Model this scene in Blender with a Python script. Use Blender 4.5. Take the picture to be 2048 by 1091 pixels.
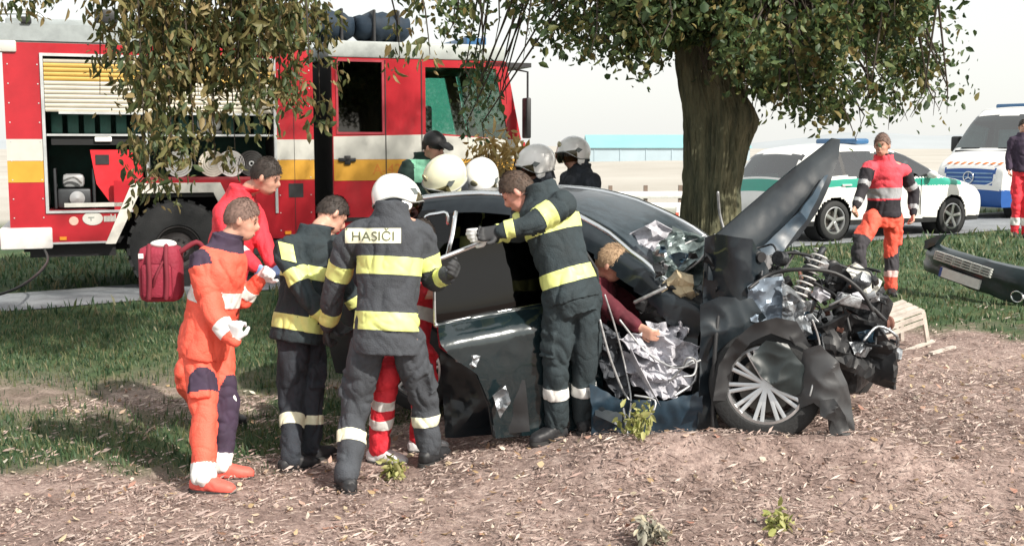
import bpy, bmesh, math, random
import numpy as np
from mathutils import Vector, Matrix, noise
from mathutils.bvhtree import BVHTree
random.seed(7); rng = np.random.default_rng(7)
V = Vector; PI = math.pi; R = math.radians
for o in list(bpy.data.objects): bpy.data.objects.remove(o)
scene = bpy.context.scene; COL = scene.collection

# ------------------------------------------------------------------ camera, sky, sun, exposure
F = 2300.0; HC = 2.08; YH = 290.0; PITCH = math.atan((545.5 - YH) / F)
cd = bpy.data.cameras.new('camera'); cam = bpy.data.objects.new('camera', cd); COL.objects.link(cam)
cd.sensor_width = 36; cd.lens = F / 2048 * 36; cd.clip_end = 5000; cd.clip_start = 0.05
cam.location = (0, 0, HC); cam.rotation_euler = (PI / 2 - PITCH, 0, 0); scene.camera = cam
SUN = V((0.66, -0.62, 0.74)).normalized()
w = bpy.data.worlds.new('World'); scene.world = w; w.use_nodes = True
nt = w.node_tree; nt.nodes.clear()
sky = nt.nodes.new('ShaderNodeTexSky'); sky.sky_type = 'NISHITA'; sky.sun_disc = False
sky.sun_elevation = math.asin(SUN.z); sky.sun_rotation = math.atan2(SUN.x, SUN.y)
sky.air_density = 1.0; sky.dust_density = 3.0; sky.ozone_density = 1.0
thin = nt.nodes.new('ShaderNodeMix'); thin.data_type = 'RGBA'; thin.inputs[0].default_value = 0.78   # thin high cloud over the whole sky
thin.inputs[7].default_value = (5.6, 5.6, 5.35, 1)
bg = nt.nodes.new('ShaderNodeBackground'); bg.inputs[1].default_value = 0.105
wo = nt.nodes.new('ShaderNodeOutputWorld')
nt.links.new(sky.outputs[0], thin.inputs[6]); nt.links.new(thin.outputs[2], bg.inputs[0]); nt.links.new(bg.outputs[0], wo.inputs[0])
sd = bpy.data.lights.new('sun', 'SUN'); sd.energy = 3.4; sd.angle = R(1.2); sd.color = (1.0, 0.93, 0.83)
so = bpy.data.objects.new('sun', sd); COL.objects.link(so)
so.rotation_euler = SUN.to_track_quat('Z', 'Y').to_euler(); so.location = (20, -12, 20)
vs = scene.view_settings; vs.view_transform = 'Standard'; vs.look = 'None'; vs.exposure = 0.95; vs.gamma = 1.0
vs.use_curve_mapping = False

# ------------------------------------------------------------------ helpers
CF = V((0, math.cos(PITCH), -math.sin(PITCH))); CU = V((0, math.sin(PITCH), math.cos(PITCH)))
def P(px, py, Y):                      # the world point seen at a picture position, Y metres away
    d = CF * F + V((1, 0, 0)) * (px - 1024) + CU * (545.5 - py)
    return V((0, 0, HC)) + d * (Y / d.y)
def ss(a, b, x):
    t = max(0.0, min(1.0, (x - a) / (b - a))); return t * t * (3 - 2 * t)
def gz(x, y):                          # smooth height of the ground
    a = 0.05 + 0.25 * ss(-1.3, 1.0, x) * ss(5.2, 7.0, y)
    b = 0.33 + 0.018 * max(-14, min(14, x))
    a += 0.12 * math.exp(-((y - 6.60) / 0.20) ** 2) * ss(-0.1, 0.9, x) * (1 - ss(2.0, 2.6, x))
    k = ss(8.3, 12.8, y)
    return a * (1 - k) + b * k
def mix3(a, b, t): return tuple(a[i] * (1 - t) + b[i] * t for i in range(3))

MATS = {}
def M(name, col, rough=0.6, metal=0.0, var=0.18, scale=6.0, bump=0.0, bscale=40.0, coat=0.0, spec=0.5, sub=0.0, trans=0.0):
    if name in MATS: return MATS[name]
    m = bpy.data.materials.new(name); m.use_nodes = True; t = m.node_tree; b = t.nodes['Principled BSDF']
    b.inputs['Roughness'].default_value = rough; b.inputs['Metallic'].default_value = metal
    b.inputs['Coat Weight'].default_value = coat; b.inputs['Specular IOR Level'].default_value = spec
    b.inputs['Base Color'].default_value = (*col, 1)
    tc = t.nodes.new('ShaderNodeTexCoord')
    if var > 0:
        n = t.nodes.new('ShaderNodeTexNoise'); n.inputs['Scale'].default_value = scale; n.inputs['Detail'].default_value = 6; n.inputs['Roughness'].default_value = 0.65
        r = t.nodes.new('ShaderNodeValToRGB'); r.color_ramp.elements[0].position = 0.3; r.color_ramp.elements[1].position = 0.72
        r.color_ramp.elements[0].color = (*[max(0, c * (1 - var)) for c in col], 1); r.color_ramp.elements[1].color = (*[min(1, c * (1 + var)) for c in col], 1)
        t.links.new(tc.outputs['Object'], n.inputs['Vector']); t.links.new(n.outputs['Fac'], r.inputs[0]); t.links.new(r.outputs[0], b.inputs['Base Color'])
        mr = t.nodes.new('ShaderNodeMapRange'); mr.inputs[3].default_value = max(0, rough - 0.1); mr.inputs[4].default_value = min(1, rough + 0.12)
        t.links.new(n.outputs['Fac'], mr.inputs[0]); t.links.new(mr.outputs[0], b.inputs['Roughness'])
    if bump > 0:
        n2 = t.nodes.new('ShaderNodeTexNoise'); n2.inputs['Scale'].default_value = bscale; n2.inputs['Detail'].default_value = 8
        bp = t.nodes.new('ShaderNodeBump'); bp.inputs['Strength'].default_value = bump; bp.inputs['Distance'].default_value = 0.02
        t.links.new(tc.outputs['Object'], n2.inputs['Vector']); t.links.new(n2.outputs['Fac'], bp.inputs['Height']); t.links.new(bp.outputs[0], b.inputs['Normal'])
    MATS[name] = m; return m
def GLASS(name, tint, trans=0.5, refl=0.0):
    if name in MATS: return MATS[name]
    m = bpy.data.materials.new(name); m.use_nodes = True; t = m.node_tree; t.nodes.clear()
    o = t.nodes.new('ShaderNodeOutputMaterial'); g = t.nodes.new('ShaderNodeBsdfGlossy'); g.inputs['Roughness'].default_value = 0.03
    tr = t.nodes.new('ShaderNodeBsdfTransparent'); tr.inputs[0].default_value = (*[c * trans for c in tint], 1)
    fr = t.nodes.new('ShaderNodeFresnel'); fr.inputs[0].default_value = 1.5
    ad = t.nodes.new('ShaderNodeMath'); ad.operation = 'ADD'; ad.inputs[1].default_value = refl
    mx = t.nodes.new('ShaderNodeMixShader'); t.links.new(fr.outputs[0], ad.inputs[0]); t.links.new(ad.outputs[0], mx.inputs[0])
    t.links.new(tr.outputs[0], mx.inputs[1]); t.links.new(g.outputs[0], mx.inputs[2]); t.links.new(mx.outputs[0], o.inputs[0])
    MATS[name] = m; return m
def LEAF(name, cols, trans=0.3):
    if name in MATS: return MATS[name]
    m = bpy.data.materials.new(name); m.use_nodes = True; t = m.node_tree; b = t.nodes['Principled BSDF']
    ge = t.nodes.new('ShaderNodeNewGeometry'); r = t.nodes.new('ShaderNodeValToRGB'); cr = r.color_ramp
    while len(cr.elements) < len(cols): cr.elements.new(0.5)
    for i, c in enumerate(cols): cr.elements[i].position = i / max(1, len(cols) - 1); cr.elements[i].color = (*c, 1)
    t.links.new(ge.outputs['Random Per Island'], r.inputs[0]); t.links.new(r.outputs[0], b.inputs['Base Color'])
    b.inputs['Roughness'].default_value = 0.55
    tl = t.nodes.new('ShaderNodeBsdfTranslucent'); t.links.new(r.outputs[0], tl.inputs[0])
    mx = t.nodes.new('ShaderNodeMixShader'); mx.inputs[0].default_value = trans
    o = t.nodes['Material Output']; t.links.new(b.outputs[0], mx.inputs[1]); t.links.new(tl.outputs[0], mx.inputs[2]); t.links.new(mx.outputs[0], o.inputs[0])
    MATS[name] = m; return m

def tag(o, label=None, cat=None, group=None, kind=None):
    if label: o['label'] = label
    if cat: o['category'] = cat
    if group: o['group'] = group
    if kind: o['kind'] = kind
    return o
def empty(name, loc, rz=0.0):
    o = bpy.data.objects.new(name, None); o.empty_display_size = 0.1; COL.objects.link(o); o.location = loc; o.rotation_euler = (0, 0, rz); return o
def link(name, me, mats, parent=None, loc=None):
    o = bpy.data.objects.new(name, me); COL.objects.link(o)
    for m in (mats if isinstance(mats, (list, tuple)) else [mats]):
        if m is not None: me.materials.append(m)
    if parent: o.parent = parent
    if loc is not None: o.location = loc
    return o
def smooth(me, ang=40):
    me.shade_smooth()
    try: me.set_sharp_from_angle(angle=R(ang))
    except Exception: pass

class MB:
    def __init__(s): s.v = []; s.f = []
    def add(s, vs, fs):
        n = len(s.v); s.v += [tuple(p) for p in vs]; s.f += [tuple(i + n for i in f) for f in fs]; return s
    def box(s, x0, x1, y0, y1, z0, z1, mat=None, bev=0.0):
        if bev > 0:
            bm = bmesh.new(); bmesh.ops.create_cube(bm, size=1)
            for q in bm.verts: q.co = V(((x0 + x1) / 2 + q.co.x * (x1 - x0), (y0 + y1) / 2 + q.co.y * (y1 - y0), (z0 + z1) / 2 + q.co.z * (z1 - z0)))
            bmesh.ops.bevel(bm, geom=bm.edges[:] , offset=bev, segments=2, affect='EDGES', profile=0.5)
            bm.verts.index_update(); vs = [q.co.copy() for q in bm.verts]; fs = [[q.index for q in f.verts] for f in bm.faces]; bm.free()
        else:
            vs = [V((x, y, z)) for x in (x0, x1) for y in (y0, y1) for z in (z0, z1)]
            fs = [(0, 1, 3, 2), (4, 6, 7, 5), (0, 4, 5, 1), (2, 3, 7, 6), (0, 2, 6, 4), (1, 5, 7, 3)]
        if mat is not None: vs = [mat @ q for q in vs]
        return s.add(vs, fs)
    def prism(s, poly, a0, a1, fn):     # poly of (u,v), extruded from a0 to a1; fn(u,v,a) -> point
        n = len(poly); vs = [fn(u, v, a0) for u, v in poly] + [fn(u, v, a1) for u, v in poly]
        fs = [tuple(range(n)), tuple(range(2 * n - 1, n - 1, -1))] + [(i, i + n, (i + 1) % n + n, (i + 1) % n) for i in range(n)]
        return s.add(vs, fs)
    def tube(s, pts, rad, n=10, cap=True, sub=1, flat=None):
        pts = [V(p) for p in pts]; rad = list(rad) if hasattr(rad, '__len__') else [rad] * len(pts)
        if sub > 1 and len(pts) > 2:
            q = []; r2 = []
            for i in range(len(pts) - 1):
                p0 = pts[max(0, i - 1)]; p1 = pts[i]; p2 = pts[i + 1]; p3 = pts[min(len(pts) - 1, i + 2)]
                for k in range(sub):
                    t = k / sub
                    q.append(0.5 * ((2 * p1) + (p2 - p0) * t + (2 * p0 - 5 * p1 + 4 * p2 - p3) * t * t + (3 * p1 - p0 - 3 * p2 + p3) * t ** 3))
                    r2.append(rad[i] * (1 - t) + rad[i + 1] * t)
            q.append(pts[-1]); r2.append(rad[-1]); pts, rad = q, r2
        if cap:
            d0 = (pts[0] - pts[1]).normalized(); d1 = (pts[-1] - pts[-2]).normalized(); r0, r1 = rad[0], rad[-1]
            pts = [pts[0] + d0 * r0 * 0.95, pts[0] + d0 * r0 * 0.6] + pts + [pts[-1] + d1 * r1 * 0.6, pts[-1] + d1 * r1 * 0.95]
            rad = [r0 * 0.3, r0 * 0.8] + rad + [r1 * 0.8, r1 * 0.3]
        m = len(pts); T = [(pts[min(i + 1, m - 1)] - pts[max(i - 1, 0)]).normalized() for i in range(m)]
        u = T[0].orthogonal().normalized(); vs = []; 
        for i in range(m):
            u = (u - T[i] * u.dot(T[i]));  u = u.normalized() if u.length > 1e-6 else T[i].orthogonal().normalized()
            v = T[i].cross(u)
            for k in range(n):
                a = 2 * PI * k / n; vs.append(pts[i] + (u * math.cos(a) + v * math.sin(a)) * rad[i])
        fs = [(i * n + k, i * n + (k + 1) % n, (i + 1) * n + (k + 1) % n, (i + 1) * n + k) for i in range(m - 1) for k in range(n)]
        fs += [tuple(range(n - 1, -1, -1)), tuple(range((m - 1) * n, m * n))]
        return s.add(vs, fs)
    def loft(s, secs, n=16, e=2.0):     # secs: (centre, half-axis vector a, half-axis vector b)
        vs = []
        for c, a, b in secs:
            for k in range(n):
                t = 2 * PI * k / n; cx, sx = math.cos(t), math.sin(t)
                vs.append(V(c) + V(a) * (abs(cx) ** (2 / e) * (1 if cx >= 0 else -1)) + V(b) * (abs(sx) ** (2 / e) * (1 if sx >= 0 else -1)))
        m = len(secs)
        fs = [(i * n + k, i * n + (k + 1) % n, (i + 1) * n + (k + 1) % n, (i + 1) * n + k) for i in range(m - 1) for k in range(n)]
        fs += [tuple(range(n - 1, -1, -1)), tuple(range((m - 1) * n, m * n))]
        return s.add(vs, fs)
    def ell(s, c, a, b, d, n=16, m=10):  # ellipsoid with half-axis vectors a, b, d
        c, a, b, d = V(c), V(a), V(b), V(d); secs = []
        for i in range(m + 1):
            t = -PI / 2 + PI * i / m; k = max(0.03, math.cos(t)); secs.append((c + d * math.sin(t), a * k, b * k))
        return s.loft(secs, n)
    def lathe(s, prof, c, ax, n=32):     # prof: (radius, offset along ax)
        c = V(c); ax = V(ax).normalized(); u = ax.orthogonal().normalized(); v = ax.cross(u); m = len(prof); vs = []
        for r, h in prof:
            for k in range(n):
                a = 2 * PI * k / n; vs.append(c + ax * h + (u * math.cos(a) + v * math.sin(a)) * r)
        fs = [(i * n + k, i * n + (k + 1) % n, (i + 1) * n + (k + 1) % n, (i + 1) * n + k) for i in range(m - 1) for k in range(n)]
        return s.add(vs, fs)
    def xf(s, mat):
        s.v = [tuple(mat @ V(p)) for p in s.v]; return s
    def mesh(s, name='m', sm=None):
        me = bpy.data.meshes.new(name); me.from_pydata(s.v, [], s.f); me.validate(); 
        bm = bmesh.new(); bm.from_mesh(me); bmesh.ops.recalc_face_normals(bm, faces=bm.faces[:]); bm.to_mesh(me); bm.free()
        if sm: smooth(me, sm)
        me.update(); return me
    def build(s, name, mat, parent=None, sm=None, off=None):
        if off is not None: s.v = [tuple(V(p) - off) for p in s.v]
        return link(name, s.mesh(name, sm), mat, parent)

def evalmesh(ob):
    bpy.context.view_layer.update(); dg = bpy.context.evaluated_depsgraph_get()
    return bpy.data.meshes.new_from_object(ob.evaluated_get(dg))
def remesh(mb, vox, it=2, fold=0.0, fs=9.0, seed=0, zmin=None, off=V((0, 0, 0))):
    ob = bpy.data.objects.new('tmp', mb.mesh()); COL.objects.link(ob)
    r = ob.modifiers.new('r', 'REMESH'); r.mode = 'VOXEL'; r.voxel_size = vox
    if it: q = ob.modifiers.new('s', 'SMOOTH'); q.factor = 0.5; q.iterations = it
    me = evalmesh(ob); old = ob.data; bpy.data.objects.remove(ob); bpy.data.meshes.remove(old)
    me.update()
    n = len(me.vertices); co = np.empty(n * 3, np.float32); me.vertices.foreach_get('co', co); co = co.reshape(-1, 3)
    if fold > 0:
        nr = np.empty(n * 3, np.float32); me.vertices.foreach_get('normal', nr); nr = nr.reshape(-1, 3); sv = V((seed * 3.1, seed * 1.7, seed * 0.9)); kk = np.empty(n, np.float32)
        for i, (x, y, z) in enumerate(co.tolist()):
            p1 = V((x * fs * 0.75, y * fs * 0.75, z * fs * 0.62 + x * fs * 0.25)) + sv; w_ = noise.noise(p1 * 0.6) * 1.2
            kk[i] = 0.45 - 1.5 * (1 - min(1, abs(noise.noise(p1 + V((w_, w_, w_)))) * 2.0)) ** 1.6 + 0.7 * noise.noise(p1 * 1.1 + sv) - 0.5 * (1 - min(1, abs(noise.noise(p1 * 2.1 + V((w_, 3, 1)))) * 3)) ** 3
        co = co + nr * (fold * kk)[:, None]
    if zmin is not None: co[:, 2] = np.maximum(co[:, 2], zmin)
    co = co - np.array(off, np.float32); me.vertices.foreach_set('co', co.ravel())
    me.update(); me.shade_smooth(); return me
def text_mesh(txt, size, ext=0.002):
    cu = bpy.data.curves.new('t', 'FONT'); cu.body = txt; cu.size = size; cu.extrude = ext; cu.align_x = 'CENTER'; cu.align_y = 'CENTER'
    ob = bpy.data.objects.new('t', cu); COL.objects.link(ob); me = evalmesh(ob); bpy.data.objects.remove(ob); me.materials.clear(); return me
def copy_tree(o, parent=None):
    c = o.copy(); COL.objects.link(c); c.parent = parent
    for ch in o.children: copy_tree(ch, c)
    return c

# ------------------------------------------------------------------ setting: ground, lane, field, hills
PN = V((-6.0, 12.5, 0)); PD = V((math.cos(R(30.5)), math.sin(R(30.5)), 0)); PX = V((-PD.y, PD.x, 0))   # near edge of the lane
def lane(x, y):
    q = V((x, y, 0)) - PN; return q.dot(PD), q.dot(PX)
def lane_w(a): return 1.75 + 1.6 * ss(3, 12, a)
def grassy(x, y):                       # where grass grows
    n = noise.noise(V((x * 0.9, y * 0.9, 3.0))) * 0.9 + noise.noise(V((x * 2.7, y * 2.7, 8.0))) * 0.5
    edge = 7.0 + 1.2 * ss(-2.2, 0.0, x) + 2.3 * ss(-0.2, 2.5, x)      # the ploughed field lies before this line
    g = ss(-0.25, 0.45, (y - edge) * 1.1 + n * 0.9)
    if x < 0.5: g *= 1 - 0.85 * math.exp(-((y - 9.0 - 0.25 * n) / 0.75) ** 2) * ss(-0.35, 0.25, n + 0.12)
    return g
def bumpy(x, y):
    a, b = lane(x, y); k = 1.0 - ss(-1.4, -0.4, b)
    n = noise.noise(V((x * 1.6, y * 1.6, 0))) * 0.035 + noise.noise(V((x * 6, y * 6, 1))) * 0.022 + noise.noise(V((x * 15, y * 15, 2))) * 0.014
    return n * k
def axis(lo, hi, step, far, g):
    a = list(np.arange(lo, hi, step)); s = step; x = hi
    while x < far: a.append(x); s *= g; x += s
    a.append(far); return a
xs = axis(0, 7.5, 0.07, 900, 1.16); xs = sorted([-x for x in xs[1:]] + xs); ys = axis(3.0, 13.5, 0.07, 1500, 1.13); ys = [-60, -20, -5, 0, 1.5] + ys
gv = []; gm = []
for y in ys:
    for x in xs:
        z = gz(x, y) + (bumpy(x, y) if 2.5 < y < 24 and abs(x) < 16 else 0)
        if y > 60: z += 0.0
        gv.append((x, y, z)); gm.append(grassy(x, y) if abs(x) < 40 and -5 < y < 45 else (1 if y > 8 else 0))
nx = len(xs); gf = [(j * nx + i, j * nx + i + 1, (j + 1) * nx + i + 1, (j + 1) * nx + i) for j in range(len(ys) - 1) for i in range(nx - 1)]
me = bpy.data.meshes.new('ground'); me.from_pydata(gv, [], gf); me.shade_smooth()
at = me.attributes.new('grass', 'FLOAT', 'POINT'); at.data.foreach_set('value', gm)
def ground_mat():
    m = bpy.data.materials.new('soil_and_grass'); m.use_nodes = True; t = m.node_tree; b = t.nodes['Principled BSDF']; b.inputs['Roughness'].default_value = 0.95; b.inputs['Specular IOR Level'].default_value = 0.15
    geo = t.nodes.new('ShaderNodeNewGeometry')
    def nz(s, d=6, rr=0.6):
        n = t.nodes.new('ShaderNodeTexNoise'); n.inputs['Scale'].default_value = s; n.inputs['Detail'].default_value = d; n.inputs['Roughness'].default_value = rr
        t.links.new(geo.outputs['Position'], n.inputs['Vector']); return n
    def ramp(n, els):
        r = t.nodes.new('ShaderNodeValToRGB'); cr = r.color_ramp
        while len(cr.elements) < len(els): cr.elements.new(0.5)
        for i, (p, c) in enumerate(els): cr.elements[i].position = p; cr.elements[i].color = (*c, 1)
        t.links.new(n.outputs[0], r.inputs[0]); return r
    def mx(f, a, c, bt='MIX'):
        q = t.nodes.new('ShaderNodeMix'); q.data_type = 'RGBA'; q.blend_type = bt
        if isinstance(f, float): q.inputs[0].default_value = f
        else: t.links.new(f, q.inputs[0])
        t.links.new(a, q.inputs[6]); t.links.new(c, q.inputs[7]); return q
    soil = ramp(nz(9, 10, 0.72), [(0.28, (0.17, 0.13, 0.12)), (0.5, (0.36, 0.285, 0.265)), (0.72, (0.52, 0.44, 0.41))])
    soil2 = ramp(nz(45, 6, 0.7), [(0.35, (0.45, 0.42, 0.42)), (0.62, (1.1, 1.07, 1.03))])
    soil3 = ramp(nz(1.7, 5, 0.6), [(0.34, (0.62, 0.58, 0.56)), (0.6, (1.08, 1.05, 1.03))])
    soily = mx(0.85, soil.outputs[0], soil2.outputs[0], 'MULTIPLY'); soilx = mx(0.9, soily.outputs[2], soil3.outputs[0], 'MULTIPLY')
    gr = ramp(nz(3.0, 8), [(0.3, (0.035, 0.06, 0.03)), (0.5, (0.06, 0.10, 0.045)), (0.75, (0.12, 0.125, 0.065))])
    at = t.nodes.new('ShaderNodeAttribute'); at.attribute_name = 'grass'
    near = mx(at.outputs['Fac'], soilx.outputs[2], gr.outputs[0])
    far = ramp(nz(0.05, 5), [(0.35, (0.35, 0.33, 0.29)), (0.65, (0.46, 0.44, 0.40))])          # pale stubble field far off
    sx = t.nodes.new('ShaderNodeSeparateXYZ'); t.links.new(geo.outputs['Position'], sx.inputs[0])
    mr = t.nodes.new('ShaderNodeMapRange'); mr.inputs[1].default_value = 27; mr.inputs[2].default_value = 31; t.links.new(sx.outputs[1], mr.inputs[0])
    al = mx(mr.outputs[0], near.outputs[2], far.outputs[0]); t.links.new(al.outputs[2], b.inputs['Base Color'])
    bp = t.nodes.new('ShaderNodeBump'); bp.inputs['Strength'].default_value = 0.7; bp.inputs['Distance'].default_value = 0.02
    t.links.new(nz(60, 8, 0.7).outputs[0], bp.inputs['Height']); t.links.new(bp.outputs[0], b.inputs['Normal'])
    return m
tag(link('ground', me, ground_mat()), kind='structure')
GB = BVHTree.FromPolygons([V(q) for q in gv], gf)
def gh(x, y):
    r = GB.ray_cast(V((x, y, 5)), V((0, 0, -1)))
    return r[0].z if r[0] else gz(x, y)
# asphalt lane with worn edges
mb = MB(); q = []
for i in range(140):
    a = -14 + i * 0.35
    for k in range(7):
        t = k / 6; wv = lane_w(a); b = -0.0 + wv * t + (0.07 * noise.noise(V((a * 1.7, 5.0 * t, 0))) if k in (0, 6) else 0)
        p = PN + PD * a + PX * b; q.append((p.x, p.y, gz(p.x, p.y) + 0.012 + 0.02 * math.sin(PI * t)))
mb.add(q, [(i * 7 + k, i * 7 + k + 1, (i + 1) * 7 + k + 1, (i + 1) * 7 + k) for i in range(139) for k in range(6)])
tag(mb.build('lane', M('asphalt', (0.20, 0.215, 0.23), 0.8, var=0.25, scale=3, bump=0.4, bscale=120), sm=60), kind='structure')
# hills at the horizon
def hill(name, x0, x1, y, h, mat, seed):
    mb = MB(); n = 60; pts = []
    for i in range(n + 1):
        t = i / n; x = x0 + (x1 - x0) * t; hh = h * (math.sin(PI * t) ** 0.7) * (0.8 + 0.35 * noise.noise(V((t * 5, seed, 0))))
        for k in range(5): pts.append((x, y + 40 * (k - 2), -1 + (hh + 1) * (1 - abs(k - 2) / 2) ** 0.6))
    mb.add(pts, [(i * 5 + k, i * 5 + k + 1, (i + 1) * 5 + k + 1, (i + 1) * 5 + k) for i in range(n) for k in range(4)])
    tag(mb.build(name, mat, sm=80), kind='structure')
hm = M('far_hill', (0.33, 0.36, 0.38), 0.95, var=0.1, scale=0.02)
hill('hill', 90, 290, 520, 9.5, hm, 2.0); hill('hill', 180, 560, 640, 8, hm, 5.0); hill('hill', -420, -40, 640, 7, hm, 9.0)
# ------------------------------------------------------------------ vehicles: shared builders
RUB = M('tyre_rubber', (0.016, 0.017, 0.018), 0.75, var=0.3, scale=12, bump=0.2, bscale=60)
SIL = M('alloy', (0.55, 0.56, 0.57), 0.32, 0.85, var=0.15)
CHR = M('bright_trim', (0.75, 0.77, 0.78), 0.18, 1.0, var=0.08)
BLK = M('black_plastic', (0.02, 0.021, 0.023), 0.5, var=0.3, scale=8)
DRK = M('dark_interior', (0.012, 0.013, 0.014), 0.85, var=0.3)
ALU = M('aluminium', (0.58, 0.61, 0.62), 0.45, 0.6, var=0.15, scale=4)
WHT = M('white_paint', (0.78, 0.78, 0.76), 0.3, coat=0.4, var=0.05, scale=2)
def wheel(parent, c, ax, r, wd, rr, spokes=10, rimmat=None, double=True, truck=False, tilt=None):
    c = V(c); ax = V(ax).normalized(); h = wd / 2
    prof = [(rr, -h * 0.8), (rr + 0.015, -h), (r * 0.9, -h * 1.0), (r * 0.975, -h * 0.85), (r, -h * 0.5), (r, h * 0.5), (r * 0.975, h * 0.85), (r * 0.9, h * 1.0), (rr + 0.015, h), (rr, h * 0.8), (rr, -h * 0.8)]
    mb = MB().lathe(prof, c, ax, 40)
    u = ax.orthogonal().normalized(); v = ax.cross(u)
    if truck:
        for k in range(26):               # tread lugs
            a = 2 * PI * k / 26; d = u * math.cos(a) + v * math.sin(a); tg = ax.cross(d)
            mt = Matrix((( *d,), (*tg,), (*ax,))).transposed().to_4x4(); mt.translation = c
            mb.box(r - 0.02, r + 0.02, -0.045, 0.045, -h * 0.85, h * 0.85, mt)
    t = mb.build('wheel', RUB, parent, 35)
    rm = rimmat or SIL; mb = MB()
    mb.lathe([(rr, -h * 0.8), (rr + 0.004, h * 0.85), (rr - 0.012, h * 0.88), (rr - 0.025, h * 0.6), (rr - 0.03, -h * 0.6)], c, ax, 40)
    if truck:
        mb.lathe([(rr - 0.01, h * 0.3), (rr * 0.75, h * 0.25), (rr * 0.5, h * 0.75), (rr * 0.3, h * 0.8), (rr * 0.28, h * 1.05), (0.001, h * 1.06)], c, ax, 32)
        for k in range(10):
            a = 2 * PI * k / 10; p = c + (u * math.cos(a) + v * math.sin(a)) * rr * 0.4 + ax * h * 0.78; mb.tube([p, p + ax * 0.04], 0.014, 6)
    else:
        mb.lathe([(0.001, h * 0.72), (rr * 0.16, h * 0.72), (rr * 0.2, h * 0.6), (rr * 0.2, h * 0.2)], c, ax, 24)
        for k in range(spokes):
            for dd in ((-0.11, 0.11) if double else (0,)):
                a = 2 * PI * k / spokes; a2 = a + dd * 0.9; b = a + dd * 0.5
                p0 = c + (u * math.cos(b) + v * math.sin(b)) * rr * 0.15 + ax * h * 0.64; p1 = c + (u * math.cos(a2) + v * math.sin(a2)) * (rr - 0.015) + ax * h * 0.72
                d = (p1 - p0).normalized(); sd_ = d.cross(ax).normalized() * (0.011 if double else 0.024) * (rr / 0.22)
                mb.loft([(p0, sd_ * 1.1, ax * 0.014), (p1, sd_ * 1.2, ax * 0.012)], 8, 4)
    mb.build('rim', rm, t, 35)
    mb = MB().lathe([(0.001, -h * 0.2), (rr * 0.72, -h * 0.2), (rr * 0.72, h * 0.05), (0.001, h * 0.05)], c, ax, 24); mb.build('brake_disc', M('brake_iron', (0.12, 0.11, 0.1), 0.5, 0.7), t)
    return t

def resample(poly, n):
    p = [V((a, b)) for a, b in poly]; L = [0]
    for i in range(len(p) - 1): L.append(L[-1] + (p[i + 1] - p[i]).length)
    out = []; j = 0
    for k in range(n):
        d = L[-1] * k / (n - 1)
        while j < len(p) - 2 and L[j + 1] < d: j += 1
        t = (d - L[j]) / max(1e-9, L[j + 1] - L[j])
        p0 = p[max(0, j - 1)]; p1 = p[j]; p2 = p[j + 1]; p3 = p[min(len(p) - 1, j + 2)]
        cr = 0.5 * ((2 * p1) + (p2 - p0) * t + (2 * p0 - 5 * p1 + 4 * p2 - p3) * t * t + (3 * p1 - p0 - 3 * p2 + p3) * t ** 3)
        out.append((p1.lerp(p2, t)) * 0.45 + cr * 0.55)
    return out
def car_loft(top, zb, W, belt, roofz, tumble, nu=170, nv=44, ntp=16, plan=0.2, er=0.09):
    T = resample(top, nu); xmin = min(q.x for q in T); xmax = max(q.x for q in T); xm = (xmin + xmax) / 2; hl = (xmax - xmin) / 2
    def wd(x, z):
        pl = 1 - plan * abs((x - xm) / hl) ** 4.5
        if z < belt: s = 0.93 + 0.07 * math.sin(min(1, max(0, (z - 0.15) / (belt - 0.15))) * PI * 0.62)
        else: s = (0.93 + 0.07 * math.sin(0.62 * PI)) - tumble * ((z - belt) / (roofz - belt)) ** 1.15
        return W * pl * s
    V3 = []; rows = 0
    for q in T:
        x, zt = q.x, q.y; xb = max(xmin + 0.06, min(xmax - 0.06, x)); z0 = min(zb(x), zt - 0.005); row = []
        row.append(V((xb, -0.001, z0)))
        for i in range(nv + 1):
            t = i / nv; z = z0 + (zt - z0) * t; xx = xb + (x - xb) * t; wv = wd(xx, z); d = zt - z
            rr = min(er, (zt - z0) * 0.5)
            if d < rr: wv -= rr * (1 - math.sqrt(max(0, 1 - (1 - d / rr) ** 2)))
            row.append(V((xx, -wv, z)))
        w1 = -row[-1].y
        for i in range(1, ntp + 1):
            t = i / ntp; row.append(V((x, -w1 * (1 - t), zt + 0.035 * (1 - (1 - t) ** 2) * min(1, (zt - z0) / 0.6))))
        full = row + [V((p.x, -p.y, p.z)) for p in row[-2::-1]]
        V3.append(full)
    return V3
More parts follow.
